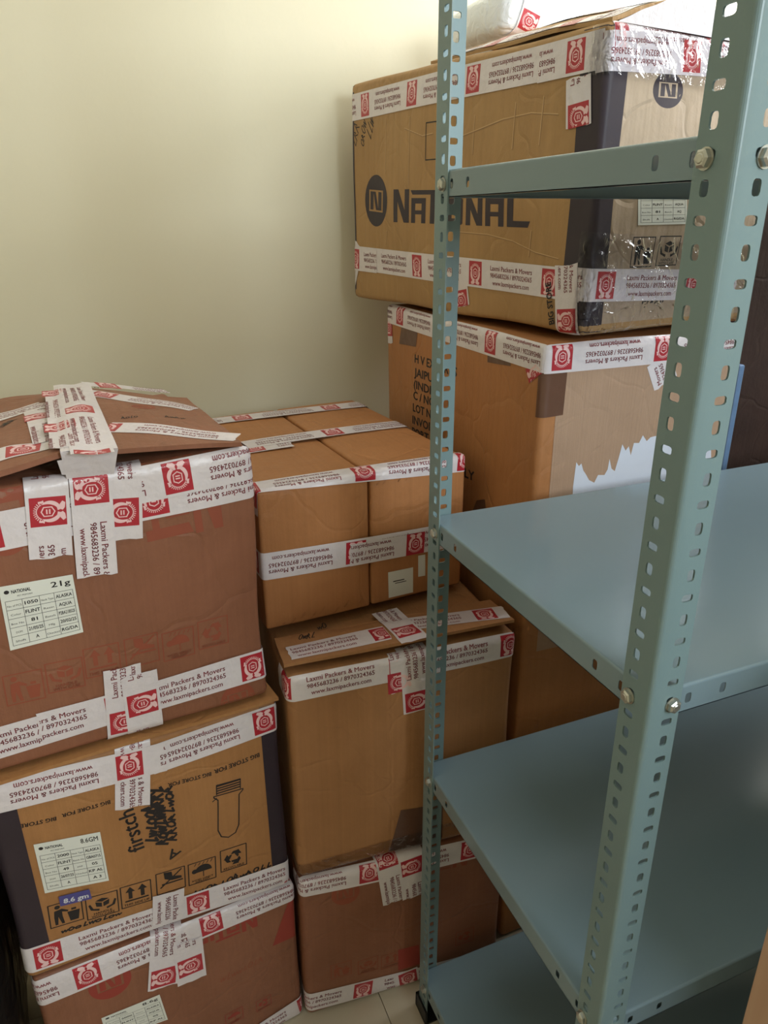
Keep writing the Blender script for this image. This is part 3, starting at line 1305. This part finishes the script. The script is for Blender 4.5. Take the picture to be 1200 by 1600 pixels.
def e2(deg):
    return np.array([math.cos(math.radians(deg)), math.sin(math.radians(deg))])


def rect_xy(fl, fr, depth, skew=0.0):
    fl, fr = np.array(fl, float), np.array(fr, float)
    d = (fr - fl) / np.linalg.norm(fr - fl)
    g = np.array([-d[1], d[0]])
    return [fl, fr, fr + g * depth, fl + g * depth]


def box_thing(label, xy, z, group=None):
    c = sum(np.array(p) for p in xy) / 4
    return thing('cardboard_box', label, 'box', (float(c[0]), float(c[1]), float(z)), group)


# ------------------------------------------------------------------ left stack, bottom carton
xyC = rect_xy((-.200, .871), (.207, .936), .40)
rC = box_thing('brown carton at the bottom of the left stack, standing on the floor', xyC, 0)
bC = Carton(xyC, [0, 0, 0, 0], [.388, .332, .332, .388], 'card_red_brown', rC, r=.010, bulge=(.004, .004, 0, .006, 0), seed=11)
bC.tilt = 0
bC.tape('front', (456, 1392), (62, 1553), emb=(136, 1520), ext=(.05, .03), layer=2, seed=1)
bC.tape('front', (262, 1415), (254, 1543), ext=(0, 0), layer=3, phase=.14, seed=2)
bC.tape('front', (292, 1468), (300, 1532), layer=4, emb=(296, 1508), seed=3)
bC.tape('front', (395, 1618), (480, 1562), ext=(.02, .05), layer=3, phase=.13, seed=4)
word(bC, 'front', ROUND.xform(0, 0, math.pi), (172, 1535), (205, 1522), 1, 'ink_red')
word(bC, 'front', WORD.xform(5.0, .74, math.pi), (228, 1512), (402, 1441), 5.0, 'ink_red', up=((226, 1488), .9))
spec_label(bC, 'front', [(168, 1625), (262, 1592), (249, 1553), (158, 1590)], '8.6g', [('No of PCS', '2000', 'Item', 'ALASKA'), ('Color', 'FLINT', 'Batch', 'AQUA'), ('Box No', '49', 'HYP', '05'), ('DOM', '26/07/25', 'Checked', 'KP AL')])
place_icon(bC, 'front', 'recycle', (412, 1567), .030, 'ink_red')
place_icon(bC, 'front', 'umbrella', (366, 1588), .034, 'ink_red')
pen(bC, 'front', (344, 1536), (412, 1500), .016, 8, 5, .0010, mat='ink_red_faint')
bC.sheet('front', [(426, 1478), (462, 1462), (460, 1400), (450, 1410)], 'ink_red', 'printed_panel', .8)

# ------------------------------------------------------------------ left stack, middle carton
xyB = rect_xy((-.203, .869), (.199, .934), .40)
rB = box_thing('amber carton with dark corner bands and a bottle drawing, middle of the left stack', xyB, .345)
bB = Carton(xyB, [.396, .342, .342, .396], [.744, .722, .722, .744], 'card_amber', rB, r=.010, bulge=(.005, .004, 0, .005, 0), amp=.0022, seed=21)
bB.tilt = math.radians(-3)
W, H = bB.W, bB.H
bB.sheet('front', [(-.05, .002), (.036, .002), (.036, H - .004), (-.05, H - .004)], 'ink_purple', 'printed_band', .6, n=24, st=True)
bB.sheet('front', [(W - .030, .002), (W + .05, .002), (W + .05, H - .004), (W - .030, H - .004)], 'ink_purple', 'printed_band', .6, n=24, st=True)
bB.tape('front', (428, 1121), (236, 1188), emb=(413, 1128), ext=(.03, .0), layer=2, seed=1)
bB.tape('front', (262, 1180), (0, 1246), emb=(203, 1204), ext=(0, .03), layer=3, seed=2)
bB.tape('front', (207, 1140), (207, 1262), ext=(0, 0), layer=2.5, phase=.17, seed=3)
bB.tape('front', (36, 1505), (456, 1361), emb=(76, 1495), ext=(.03, .03), layer=2, seed=4)
bB.tape('front', (240, 1432), (460, 1358), emb=(310, 1420), ext=(.0, .03), layer=3, seed=5)
bB.tape('front', (263, 1392), (262, 1440), layer=4, phase=.16, seed=6)
spec_label(bB, 'front', [(70, 1395), (170, 1375), (156, 1299), (52, 1319)], '8.6GM',
           [('No of PCS', '2000', 'Neck Type', 'ALASKA'), ('Color', 'FLINT', 'Batch No', 'GBA0715'), ('Box No', '49', 'HYP', '05'), ('DOM', '26/07/25', 'Checked', 'KP AL'), ('Shift', 'A', '', 'A 3')])
o, P = bB.sheet('front', [(94, 1414), (143, 1402), (139, 1387), (91, 1399)], 'sticker_blue', 'weight_sticker', 5)
d = P[1] - P[0]
w_ = np.linalg.norm(d)
Art().text('8.6 gm', w_ / 2, .0045, .0082, w_ * .8, 'c', bold=.03).put(bB, 'front', P[0][0], P[0][1], math.atan2(d[1], d[0]), 'sticker_white', o, 'sticker_print', 9.5)
for kd, c in (('bin', (103, 1426)), ('care', (160, 1414)), ('up', (213, 1397)), ('boot', (267, 1376)), ('umbrella', (316, 1361)), ('recycle', (365, 1340))):
    place_icon(bB, 'front', kd, c, .046, 'ink_black')
# bottle preform drawing
a = Art()
a.line([(-.16, .72), (-.16, .18), (-.11, .05), (0, 0), (.11, .05), (.16, .18), (.16, .72), (.22, .78), (.22, .80), (-.22, .80), (-.22, .78)], .018, True)
for k in range(4):
    a.line([(-.18, .84 + .04 * k), (.18, .85 + .04 * k)], .022)
a.line([(-.18, .82), (-.18, .98), (.18, .98), (.18, .82)], .015)
a.line([(-.24, .72), (-.18, .76)], .015)
word(bB, 'front', a, (357, 1308), (377, 1302), .20, 'ink_black', 'printed_bottle')
line_text(bB, 'front', 'BIG STORE FOR', (330, 1206), (262, 1224), name='printed_text')
line_text(bB, 'front', 'BIG STORE FOR', (88, 1276), (4, 1294))
line_text(bB, 'front', 'BIG STORE FOR', (172, 1250), (96, 1272))
line_text(bB, 'front', 'BIG STORE FOR', (405, 1176), (334, 1203))
line_text(bB, 'front', 'firstch', (226, 1326), (208, 1262), bold=.02, name='handwriting')
line_text(bB, 'front', 'A', (284, 1330), (268, 1326), bold=.02, name='handwriting')
pen(bB, 'front', (246, 1316), (240, 1236), .020, 8, 9, .0042)
pen(bB, 'front', (262, 1318), (252, 1228), .022, 9, 10, .0046)
pen(bB, 'front', (276, 1312), (268, 1226), .016, 8, 14, .0034)
pen(bB, 'front', (300, 1400), (425, 1352), .012, 12, 12, .0026)
pen(bB, 'front', (96, 1458), (190, 1428), .008, 9, 13, .0024)

# ------------------------------------------------------------------ left stack, top carton
xyA = rect_xy((-.215, .870), (.186, .933), .40)
rA = box_thing('big brown carton with heavily taped raised flaps and white label, top of the left stack', xyA, .73)
bA = Carton(xyA, [.757, .740, .740, .757], [1.129, 1.131, 1.131, 1.129], 'card_red_brown', rA, r=.009, bulge=(.006, .004, 0, .006, 0), amp=.0022, seed=31)
bA.tilt = math.radians(-2)
word(bA, 'front', WORD.xform(5.0, .74, math.pi), (18, 866), (345, 791), 5.0, 'ink_red_faint', up=((10, 758), .76))
word(bA, 'front', ROUND.xform(0, 0, math.pi), (8, 838), (44, 830), 1, 'ink_red_faint')
bA.tape('front', (385, 752), (0, 830), emb=(238, 772), ext=(.05, .03), layer=2, seed=1)
bA.tape('front', (384, 722), (195, 762), emb=(277, 745), ext=(.05, .0), layer=3, seed=2)
bA.tape('front', (80, 872), (70, 730), layer=4, phase=.06, seed=3)
bA.tape('front', (137, 700), (152, 900), emb=(138, 764), ext=(.01, 0), layer=5, seed=4)
bA.tape('front', (188, 700), (192, 845), layer=3.5, emb=(190, 800), seed=5)
bA.tape('front', (0, 1160), (200, 1100), phase=.17, ext=(.03, 0), layer=2, seed=6)
bA.tape('front', (60, 1138), (430, 1030), emb=(394, 1040), ext=(0, .05), layer=3, seed=7)
bA.tape('front', (198, 1172), (190, 1040), layer=4, emb=(168, 1132), seed=8)
bA.tape('front', (228, 1142), (216, 1050), layer=5, phase=.05, seed=9)
spec_label(bA, 'front', [(16, 1016), (130, 987), (113, 897), (-3, 917)], '21g',
           [('No of PCS', '1050', 'Neck Type', 'ALASKA'), ('Color', 'FLINT', 'Resin', 'AQUA'), ('Box No', '81', 'Batch', 'P2BA21B525'), ('DOM', '21/05/25', 'Mfg', '20/02/25'), ('Shift', 'A', 'Checked', 'RG/DA')])
for kd, c in (('recycle', (333, 988)), ('umbrella', (279, 1006)), ('boot', (222, 1016)), ('up', (160, 1032)), ('care', (102, 1055)), ('bin', (38, 1074))):
    place_icon(bA, 'front', kd, c, .046, 'ink_red_faint')
word(bA, 'front', ROUND.xform(0, 0), (372, 1092), (398, 1084), 1, 'ink_red_faint')
# raised top flaps
bf = Patch([(-.212, .862, .750), (.200, .926, .734), (.150, 1.20, .734), (-.23, 1.15, .750)], 'card_amber', rB, th=.005, sag=0, amp=.0022, seed=17)
UPV = np.array([0, 0, .004])
flR = Patch([at(160, 703, y=.900), at(377, 690, y=.928), at(292, 622, z=1.156), at(118, 604, z=1.168)], 'card_red_brown', rA, th=.006, sag=.006, amp=.0012, seed=5)
flL = Patch([at(-45, 748, y=.868), at(100, 706, y=.890), at(118, 606, z=1.166), at(-45, 632, z=1.150)], 'card_red_brown', rA, th=.007, sag=.004, amp=.0016, seed=6)
flR.tape('p', (372, 684), (165, 668), layer=1, emb=(170, 664), seed=1)
flR.tape('p', (305, 640), (130, 613), layer=1, emb=(160, 618), seed=2)
flR.tape('p', (262, 612), (128, 600), layer=1, phase=.1, width=.03, seed=7)
word(flR, 'p', ROUND, (224, 636), (242, 636), 1, 'ink_red_faint')
pen(flR, 'p', (190, 655), (216, 652), .014, 4, 31, .0012)
pen(flR, 'p', (258, 652), (290, 655), .012, 4, 32, .0012)
pen(flR, 'p', (150, 607), (170, 606), .012, 3, 33, .0012)
flL.tape('p', (95, 690), (-30, 724), layer=1, phase=.04, seed=3)
flL.tape('p', (80, 630), (-30, 660), layer=1, phase=.12, seed=4)
flL.tape('p', (65, 640), (78, 690), layer=2, phase=.05, width=.036, seed=5)
pen(flL, 'p', (4, 668), (26, 655), .014, 4, 41, .0018)
# strips bridging the two flaps and folding down over the front
ctr = Patch([at(95, 712, y=.882) + UPV, at(185, 706, y=.894) + UPV, at(140, 602, z=1.170) + UPV, at(84, 606, z=1.170) + UPV], 'tape_white', rA, name='tape_patch', th=.0006, sag=.006, amp=.0012, seed=9)
lo = [np.array([0, -.004, 0]) + bA.map('front', *[np.array([c_]) for c_ in bA.px('front', *p_)], 0.0)[0] for p_ in ((104, 742), (178, 736))]
brg = Patch([lo[0], lo[1], ctr.P[1] + np.array([0, -.001, 0]), ctr.P[0] + np.array([0, -.001, 0])], 'tape_white', rA, name='tape_patch', th=.0006, amp=.0004, seed=10)
brg.tape('p', (128, 714), (132, 740), layer=.6, phase=.07, seed=11)
ctr.tape('p', (112, 604), (146, 712), layer=1, emb=(117, 640), seed=6)
ctr.tape('p', (84, 610), (100, 700), layer=.6, phase=.02, width=.03, seed=7)

# ------------------------------------------------------------------ middle stack, bottom carton
xyF = [(.213, .925), (.610, .897), (.616, 1.40), (.240, 1.42)]
rF = box_thing('reddish brown carton on the floor, bottom of the middle stack', xyF, 0)
bF = Carton(xyF, [0, 0, 0, 0], [.343, .343, .343, .343], 'card_red_brown', rF, r=.011, bulge=(.006, .004, 0, .004, 0), seed=41)
bF.tilt = 0
word(bF, 'front', ROUND.xform(0, 0, math.pi), (540, 1396), (562, 1391), 1, 'ink_red_faint')
word(bF, 'front', WORD.xform(5.0, .74, math.pi), (570, 1380), (730, 1346), 5.0, 'ink_red_faint', up=((570, 1362), .9))
bF.tape('front', (738, 1326), (460, 1388), emb=(577, 1367), ext=(.08, .04), layer=2, seed=1)
bF.tape('front', (606, 1335), (618, 1408), ext=(.02, 0), layer=3, phase=.03, seed=2)
bF.tape('front', (640, 1324), (648, 1400), ext=(.02, 0), layer=4, emb=(642, 1353), seed=3)
bF.tape('front', (477, 1568), (655, 1523), emb=(566, 1553), ext=(.05, .15), layer=2, seed=4)
bF.tape('front', (615, 1536), (655, 1520), emb=(637, 1526), ext=(0, 0), layer=3, seed=5)
for kd, c in (('bin', (533, 1515)), ('care', (575, 1508)), ('up', (611, 1500)), ('recycle', (726, 1463))):
    place_icon(bF, 'front', kd, c, .040, 'ink_red_faint')
bF.sheet('front', [(622, 1516), (656, 1506), (654, 1476), (622, 1484)], 'ink_red', 'printed_panel', .8)

# ------------------------------------------------------------------ middle stack, second carton
xyE = [(.214, .925), (.602, .898), (.616, 1.46), (.240, 1.48)]
rE = box_thing('tall tan carton with a lifted lid flap, second from the floor in the middle stack', xyE, .343)
bE = Carton(xyE, [.352] * 4, [.764, .770, .770, .764], 'card_tan', rE, r=.012, bulge=(.006, .004, 0, .004, 0), amp=.002, seed=51)
bE.tilt = 0
d = (bE.xy[1] - bE.xy[0]) / bE.W
gE = np.array([-d[1], d[0]])
c3 = lambda p, z: np.array([p[0], p[1], z])
flE = Patch([c3(bE.xy[0] - d * .001 + gE * .008, .783), c3(bE.xy[1] - d * .002 + gE * .006, .792), c3(bE.xy[1] + gE * .10, .780), c3(bE.xy[0] + gE * .10, .775)], 'card_tan', rE, th=.0055, sag=.001, amp=.0008, seed=8)
bE.tape('front', (464, 1075), (800, 1006), emb=(625, 1045), ext=(.07, .02), layer=2, seed=1)
flE.tape('p', (450, 1022), (606, 988), emb=(597, 990), ext=(0, 0), layer=1, seed=2)
flE.tape('p', (640, 975), (792, 956), emb=(758, 961), ext=(0, 0), layer=1, seed=3)
flE.tape('p', (600, 955), (650, 1002), emb=(640, 985), layer=2, phase=.1, seed=4)
bE.tape('front', (652, 1112), (646, 1008), emb=(652, 1094), ext=(0, .01), layer=3, seed=5)
bE.tape('front', (625, 1082), (622, 1012), layer=2.6, phase=.02, width=.03, seed=6)
pen(flE, 'p', (466, 1000), (492, 996), .022, 4, 51, .0018)
pen(flE, 'p', (497, 984), (512, 980), .022, 2, 52, .0018)
bE.sheet('front', [(608, 1330), (690, 1318), (692, 1255), (626, 1266)], 'brown_tape', 'brown_tape_patch', 1.0)
bE.sheet('front', [(-.04, .004), (bE.W + .02, .004), (bE.W + .02, .05), (-.04, .03)], 'clear_film', 'clear_tape', 2.4, n=30, st=True)

# ------------------------------------------------------------------ pair of small cartons taped together
rD = thing('taped_carton_pair', 'two amber cartons taped side by side, top of the middle stack', 'box', (.39, 1.27, .785))
fD = np.array([.2125, 1.037])
dD = e2(4)
gD = e2(94.5)
wl, wr = .187, .182
xy1 = [fD, fD + dD * wl, fD + dD * wl + gD * .470, fD + gD * .470]
q0 = fD + dD * (wl + .003)
xy2 = [q0, q0 + dD * wr, q0 + dD * wr + gD * .470, q0 + gD * .470]
D1 = Carton(xy1, [.786] * 4, [1.026, 1.030, 1.032, 1.030], 'card_orange', rD, r=.005, bulge=(.003, .002, .002, 0, 0), amp=.001, seed=61, name='carton')
D2 = Carton(xy2, [.786] * 4, [1.030, 1.033, 1.035, 1.034], 'card_orange', rD, r=.006, bulge=(.003, 0, .002, .003, 0), amp=.001, seed=62, name='carton')


class Span(Carton):
    """both cartons treated as one surface so the strips can bridge the seam"""
    def make_body(self, mat, name):
        return None


Dp = Span([xy1[0], xy2[1], xy2[2], xy1[3]], [.786] * 4, [1.0275, 1.0345, 1.0365, 1.0315], 'card_orange', rD, r=.006, bulge=(.0045, .002, .003, .003, 0), amp=0, seed=63)
Dp.tape('front', (722, 832), (411, 886), emb=(556, 854), ext=(.05, .03), layer=2, seed=1)
Dp.tape('front', (664, 846), (545, 868), layer=3, phase=.02, width=.040, seed=2)
Dp.tape('top', (722, 714), (392, 763), emb=(561, 730), ext=(.04, .04), layer=2, width=.044, seed=3)
Dp.tape('top', (625, 663), (378, 697), emb=(514, 672), layer=2, ext=(.02, .03), seed=4)
Dp.tape('top', (455, 692), (378, 704), layer=1.5, phase=.07, seed=5)
Dp.tape('top', (566, 632), (325, 660), emb=(514, 636), layer=2, ext=(.02, .03), seed=6)
o, P = D2.sheet('front', [(607, 934), (645, 925), (645, 886), (606, 894)], 'label_paper', 'barcode_label', 1.5)
d = P[1] - P[0]
Art().rect(.008, .030, .030, .032).rect(.012, .026, .034, .0275).put(D2, 'front', P[0][0], P[0][1], math.atan2(d[1], d[0]), 'ink_black', o, 'label_print', 3.4)
D2.sheet('front', [(653, 901), (664, 899), (664, 866), (653, 868)], 'label_paper', 'barcode_label', 1.5)
for sf, row in ((D1, [(438, 982), (455, 975), (470, 966), (487, 965), (500, 958), (522, 958), (538, 948), (560, 944)]), (D2, [(588, 758), (598, 756), (622, 752), (634, 750)])):
    for (u_, v_) in row:
        c = sf.px('front', u_, v_)
        Art().line([(0, 0), (.008, .010)], .003).put(sf, 'front', c[0], c[1], 0, 'clear_film', rD, 'strap_end', 2)

# ------------------------------------------------------------------ tall carton behind the rack
xyG = [(.6375, .928), (1.040, .934), (1.030, 1.555), (.6375, 1.548)]
rG = box_thing('tall orange carton with black stencilled lettering, standing behind the rack', xyG, 0)
bG = Carton(xyG, [0] * 4, [1.237, 1.237, 1.237, 1.237], 'card_orange', rG, r=.010, bulge=(.004, .006, 0, 0, 0), amp=.0016, seed=71)
W, D, H = bG.W, bG.D, bG.H
# front panel with its paper liner torn off
z0 = .70
a = Art()
rr = random.Random(4)
Lp = [(.030, z0), (W - .004, z0), (W - .004, H - .002), (.026, H - .002)]
bG.sheet('front', [(.028, z0), (W + .01, z0), (W + .01, H - .004), (.026, H - .004)], 'torn_flute', 'torn_panel', .8, n=24, st=True)
pts = [bG.px('front', u_, v_) for u_, v_ in ((893, 800), (895, 760), (900, 722), (904, 728), (908, 724), (911, 735), (915, 741), (920, 750), (928, 754), (934, 742), (944, 742), (949, 733), (952, 717), (955, 732), (960, 736), (966, 716), (972, 694), (977, 704), (982, 697), (985, 711), (990, 692), (998, 692), (1004, 680), (1010, 689), (1016, 683), (1024, 681), (1034, 690), (1042, 682), (1052, 676), (1060, 684), (1075, 670), (1090, 676), (1110, 664), (1112, 800))]
Art().poly([tuple(p) for p in pts]).put(bG, 'front', 0, 0, 0, 'torn_white', rG, 'torn_paper', 2.2)
bG.sheet('front', [(-.012, H - .112), (.040, H - .110), (.042, H - .03), (-.014, H - .03)], 'brown_tape', 'brown_tape_patch', 1.2, st=True)
bG.tape('left', (857, 560), (604, 486), emb=(767, 532), ext=(.0, .03), layer=2, seed=1)
bG.tape('front', (1180, 531), (860, 559), emb=(878, 557), ext=(.03, .012), layer=2.5, seed=2)
bG.tape('left', (830, 560), (838, 592), emb=(836, 586), layer=1.6, width=.03, seed=3)
bG.tape('left', (607, 494), (609, 537), layer=1.7, emb=(608, 512), width=.04, seed=4)
bG.tape('front', (1040, 600), (1028, 560), layer=1.7, phase=.08, seed=5)
bG.sheet('left', [(624, 537), (650, 542), (653, 516), (628, 508)], 'brown_tape', 'brown_tape_patch', 1.0)
bG.sheet('left', [(762, 566), (798, 572), (800, 552), (762, 545)], 'brown_tape', 'brown_tape_patch', 1.0)
bG.sheet('left', [(738, 800), (760, 800), (758, 780), (745, 782)], 'brown_tape', 'brown_tape_patch', 1.0)
for s_, y_, w_ in (('H V EXPORTS', 566, 66), ('JAIPUR', 587, 38), ('(INDIA)', 606, 40), ('C / NO.', 623, 36), ('LOT NO.', 642, 40), ('INVOICE', 661, 42), ('PORT', 679, 26)):
    i_ = (y_ - 566) / 113
    x_ = 648 - 4 * i_
    sl = .345 + .1 * i_
    line_text(bG, 'left', s_, (x_, y_), (x_ + w_, y_ + w_ * sl), hpx=.0165)
line_text(bG, 'left', 'ONLY', (704, 735), (741, 752), hpx=.017)

# ------------------------------------------------------------------ wide carton lying on top of the tall one
xyH = [(.690, .913), (1.058, .958), (.968, 1.700), (.602, 1.660)]
rH = box_thing('large kraft carton with black oval logo and dark corner band, topmost behind the rack', xyH, 1.24)
bH = Carton(xyH, [1.250, 1.248, 1.246, 1.246], [1.648, 1.646, 1.672, 1.678], 'card_kraft', rH, r=.010, bulge=(.006, .008, .010, .006, 0), amp=.0028, seed=81)
W, D, H = bH.W, bH.D, bH.H
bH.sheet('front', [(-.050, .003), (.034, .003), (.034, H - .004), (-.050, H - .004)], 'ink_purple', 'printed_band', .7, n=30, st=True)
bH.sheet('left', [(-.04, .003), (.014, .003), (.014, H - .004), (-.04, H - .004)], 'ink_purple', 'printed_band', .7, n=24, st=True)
word(bH, 'left', ROUND, (587.5, 314), (605, 316), 1, 'ink_purple', up=((587.5, 273), 1))
word(bH, 'left', WORD, (615, 347), (828, 356), 5.06, 'ink_purple', up=((615, 296), 1.0))
pen(bH, 'left', (556, 232), (562, 196), .03, 3, 61, .002)
pen(bH, 'left', (568, 230), (573, 192), .03, 4, 62, .002)
pen(bH, 'left', (579, 220), (585, 190), .03, 3, 63, .002)
Art().frame(0, 0, .05, .06, .002).put(bH, 'left', *bH.px('left', 665, 250), 0, 'ink_black', rH, 'printed_frame', 1)
for pl in (((632, 200), (660, 212), (676, 208)), ((722, 212), (752, 200), (786, 186), (830, 176), (872, 178)), ((716, 362), (762, 366), (800, 376), (836, 394), (872, 404)), ((603, 184), (602, 270)), ((640, 182), (638, 300)), ((806, 160), (800, 232)), ((742, 180), (738, 240)), ((850, 150), (842, 226)), ((830, 360), (826, 400)), ((604, 360), (603, 380))):
    st_ = [bH.px('left', *p_) for p_ in pl]
    for off_, mt_ in ((0, 'crease_light'), (.0016, 'crease_dark')):
        Art().line([(q_[0] + off_, q_[1] - off_) for q_ in st_], .0014).put(bH, 'left', 0, 0, 0, mt_, rH, 'crease', .6)
bH.tape('left', (946, 76), (546, 170), emb=(740, 126), ext=(0, .04), layer=2, seed=1)
bH.tape('left', (938, 78), (842, 102), emb=(901, 88), layer=3, seed=2)
bH.tape('front', (1120, 92), (944, 78), emb=(1080, 96), ext=(.1, .012), layer=2.4, seed=3)
bH.tape('front', (1120, 68), (960, 60), phase=.1, ext=(.1, 0), layer=2.0, seed=4)
bH.tape('left', (552, 402), (908, 447), emb=(652, 413), ext=(.04, 0), layer=2, seed=5)
bH.tape('left', (545, 403), (590, 408), emb=(557, 403), ext=(.04, 0), layer=3, seed=6)
bH.tape('front', (905, 446), (1050, 445), emb=(945, 448), ext=(.012, .15), layer=2.6, seed=7)
bH.tape('left', (886, 412), (886, 508), phase=.085, ext=(0, .02), layer=3.2, seed=8)
bH.tape('left', (905, 200), (905, 118), emb=(904, 183), layer=2.6, seed=9)
bH.tape('left', (560, 380), (545, 460), phase=.16, layer=1.6, width=.05, seed=10)
bH.tape('left', (716, 420), (722, 480), layer=1.6, emb=(718, 470), seed=11)
line_text(bH, 'left', 'BIG STORE', (868, 506), (862, 440), layer=7.5, hpx=.012)
bH.sheet('front', [(.030, .004), (W + .012, .004), (W + .012, H - .004), (.030, H - .004)], 'card_glare', 'glare_panel', .45, n=30, st=True)  # paler overlay sheet: glare on the front face put into the board colour
word(bH, 'front', ROUND, (1044, 141), (1067, 143), 1, 'ink_purple', up=((1044, 112), 1))
spec_label(bH, 'front', [(996, 352), (1072, 350), (1072, 286), (996, 286)], '21g', [('No of PCS', '1050', 'Neck Type', 'ALASKA'), ('Color', 'FLINT', 'Resin', 'AQUA'), ('Box No', '81', 'Batch', 'AQ'), ('Shift', 'A', 'Checked', 'RG/DA')])
for kd, c in (('bin', (1004, 394)), ('care', (1044, 392))):
    bH.tilt = 0
    place_icon(bH, 'front', kd, c, .046, 'ink_black')
line_text(bH, 'front', 'EMAIL', (1002, 481), (1040, 476), hpx=.010)
bH.sheet('front', [(-.02, .002), (W + .02, .002), (W + .02, .13), (-.02, .15)], 'clear_film', 'clear_tape', 5.5, n=30, st=True)
bH.sheet('front', [(-.03, H - .062), (W + .02, H - .068), (W + .02, H - .004), (-.03, H - .004)], 'clear_film', 'clear_tape', 6.0, n=30, st=True)
hf1 = Patch([(.694, .918, 1.654), (.806, .934, 1.688), (.775, 1.40, 1.712), (.655, 1.38, 1.676)], 'card_kraft', rH, th=.005, sag=.006, amp=.0015, seed=14)
hf2 = Patch([(.809, .934, 1.688), (1.050, .966, 1.655), (1.000, 1.40, 1.676), (.778, 1.40, 1.712)], 'card_kraft', rH, th=.005, sag=.010, amp=.0015, seed=15)
Patch([(.700, .9125, 1.648), (1.048, .957, 1.646), (1.048, .962, 1.658), (.808, .929, 1.690)], 'tape_white', rH, name='tape_patch', th=.0006, amp=.0006, seed=18)
hf1.tape('p', (.004, .030), (hf1.W, .034), st=True, phase=.09, layer=1, seed=12)
hf2.tape('p', (0, .030), (hf2.W, .034), st=True, phase=.05, layer=1, seed=13)
hf1.tape('p', (.016, .03), (.020, hf1.D - .03), st=True, phase=.06, layer=2, width=.03, seed=14)
hf1.tape('p', (hf1.W - .018, .02), (hf1.W - .018, hf1.D - .03), st=True, phase=.06, layer=3, width=.034, seed=16)

# ------------------------------------------------------------------ bundle wrapped in bubble film on top
bx = [(.805, 1.38), (1.22, 1.44), (1.18, 1.66), (.785, 1.62)]
rW = thing('wrapped_bundle', 'white film-wrapped bundle lying behind the topmost carton against the wall', 'bundle', (.92, 1.52, 1.70))
bW = Carton(bx, [1.735, 1.735, 1.735, 1.730], [1.800, 1.82, 1.82, 1.80], 'wrap_film', rW, r=.016, bulge=(.01, .006, .012, 0, 0), amp=.004, seed=91, name='film_wrap')
bW.tape('front', (818, 55), (830, 22), emb=(826, 34), ext=(.03, .04), layer=3, seed=1)

# ------------------------------------------------------------------ things half hidden at the frame's edges
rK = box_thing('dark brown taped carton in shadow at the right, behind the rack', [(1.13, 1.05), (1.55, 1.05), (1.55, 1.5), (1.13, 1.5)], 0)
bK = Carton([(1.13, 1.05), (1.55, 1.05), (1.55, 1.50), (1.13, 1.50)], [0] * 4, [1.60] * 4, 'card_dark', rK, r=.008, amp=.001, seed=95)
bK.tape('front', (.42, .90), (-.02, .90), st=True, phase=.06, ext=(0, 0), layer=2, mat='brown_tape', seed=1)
bl = MB().box(1.046, .940, 0.0, 1.059, 1.40, 1.175).build('blue_board', 'blue_sheet')
tag(bl, 'narrow blue board standing upright beside the tall orange carton', 'board')
bevel(bl, .003)

# black plastic bag on the floor at the left
rng = np.random.RandomState(5)
V, F = [], []
nu, nv = 28, 16
for j in range(nv + 1):
    ph = math.pi * j / nv
    for i in range(nu):
        th = 2 * math.pi * i / nu
        sx_, sy_ = math.copysign(abs(math.cos(th)) ** .7, math.cos(th)), math.copysign(abs(math.sin(th)) ** .7, math.sin(th))
        k = 1 + .05 * math.sin(5 * th + 2 * ph) + .04 * math.sin(9 * th - 5 * ph) + rng.uniform(-.015, .015)
        rad = math.sin(ph) ** .55 * k
        V.append((-.335 + .088 * rad * sx_, 1.02 + .25 * rad * sy_, max(0.0, .36 + .38 * math.cos(ph) * k)))
for j in range(nv):
    for i in range(nu):
        F.append((j * nu + i, j * nu + (i + 1) % nu, (j + 1) * nu + (i + 1) % nu, (j + 1) * nu + i))
bag = thing('plastic_bag', 'black crumpled plastic bag on the floor left of the carton stack', 'bag', (-.345, 1.00, 0))
mesh_obj('bag_body', V, F, 'black_bag', bag, smooth=True, weld=1e-5)
kn = MB()
for i in range(8):
    a_ = i * math.pi / 4
    b_ = (i + 1) * math.pi / 4
    p = [(-.345 + r_ * math.cos(t_), 1.00 + r_ * math.sin(t_), z_) for (r_, z_) in ((.035, .715), (.014, .745), (.03, .79)) for t_ in (a_, b_)]
    kn.add(p, [(0, 1, 3, 2), (2, 3, 5, 4)])
kn.build('bag_neck', 'black_bag', bag, smooth=True, weld=1e-5)

# upright wooden post standing close to the camera at the lower right
po = thing('wooden_post', 'peach wooden post entering the picture at the lower right corner', 'post', (.428, .215, 0))
bevel(MB().box(.401, .186, 0, .449, .250, 2.10).build('post_shaft', 'peach_wood', po), .002)
bevel(MB().box(.392, .178, 0, .458, .258, .03).build('post_base', 'peach_wood', po), .002)
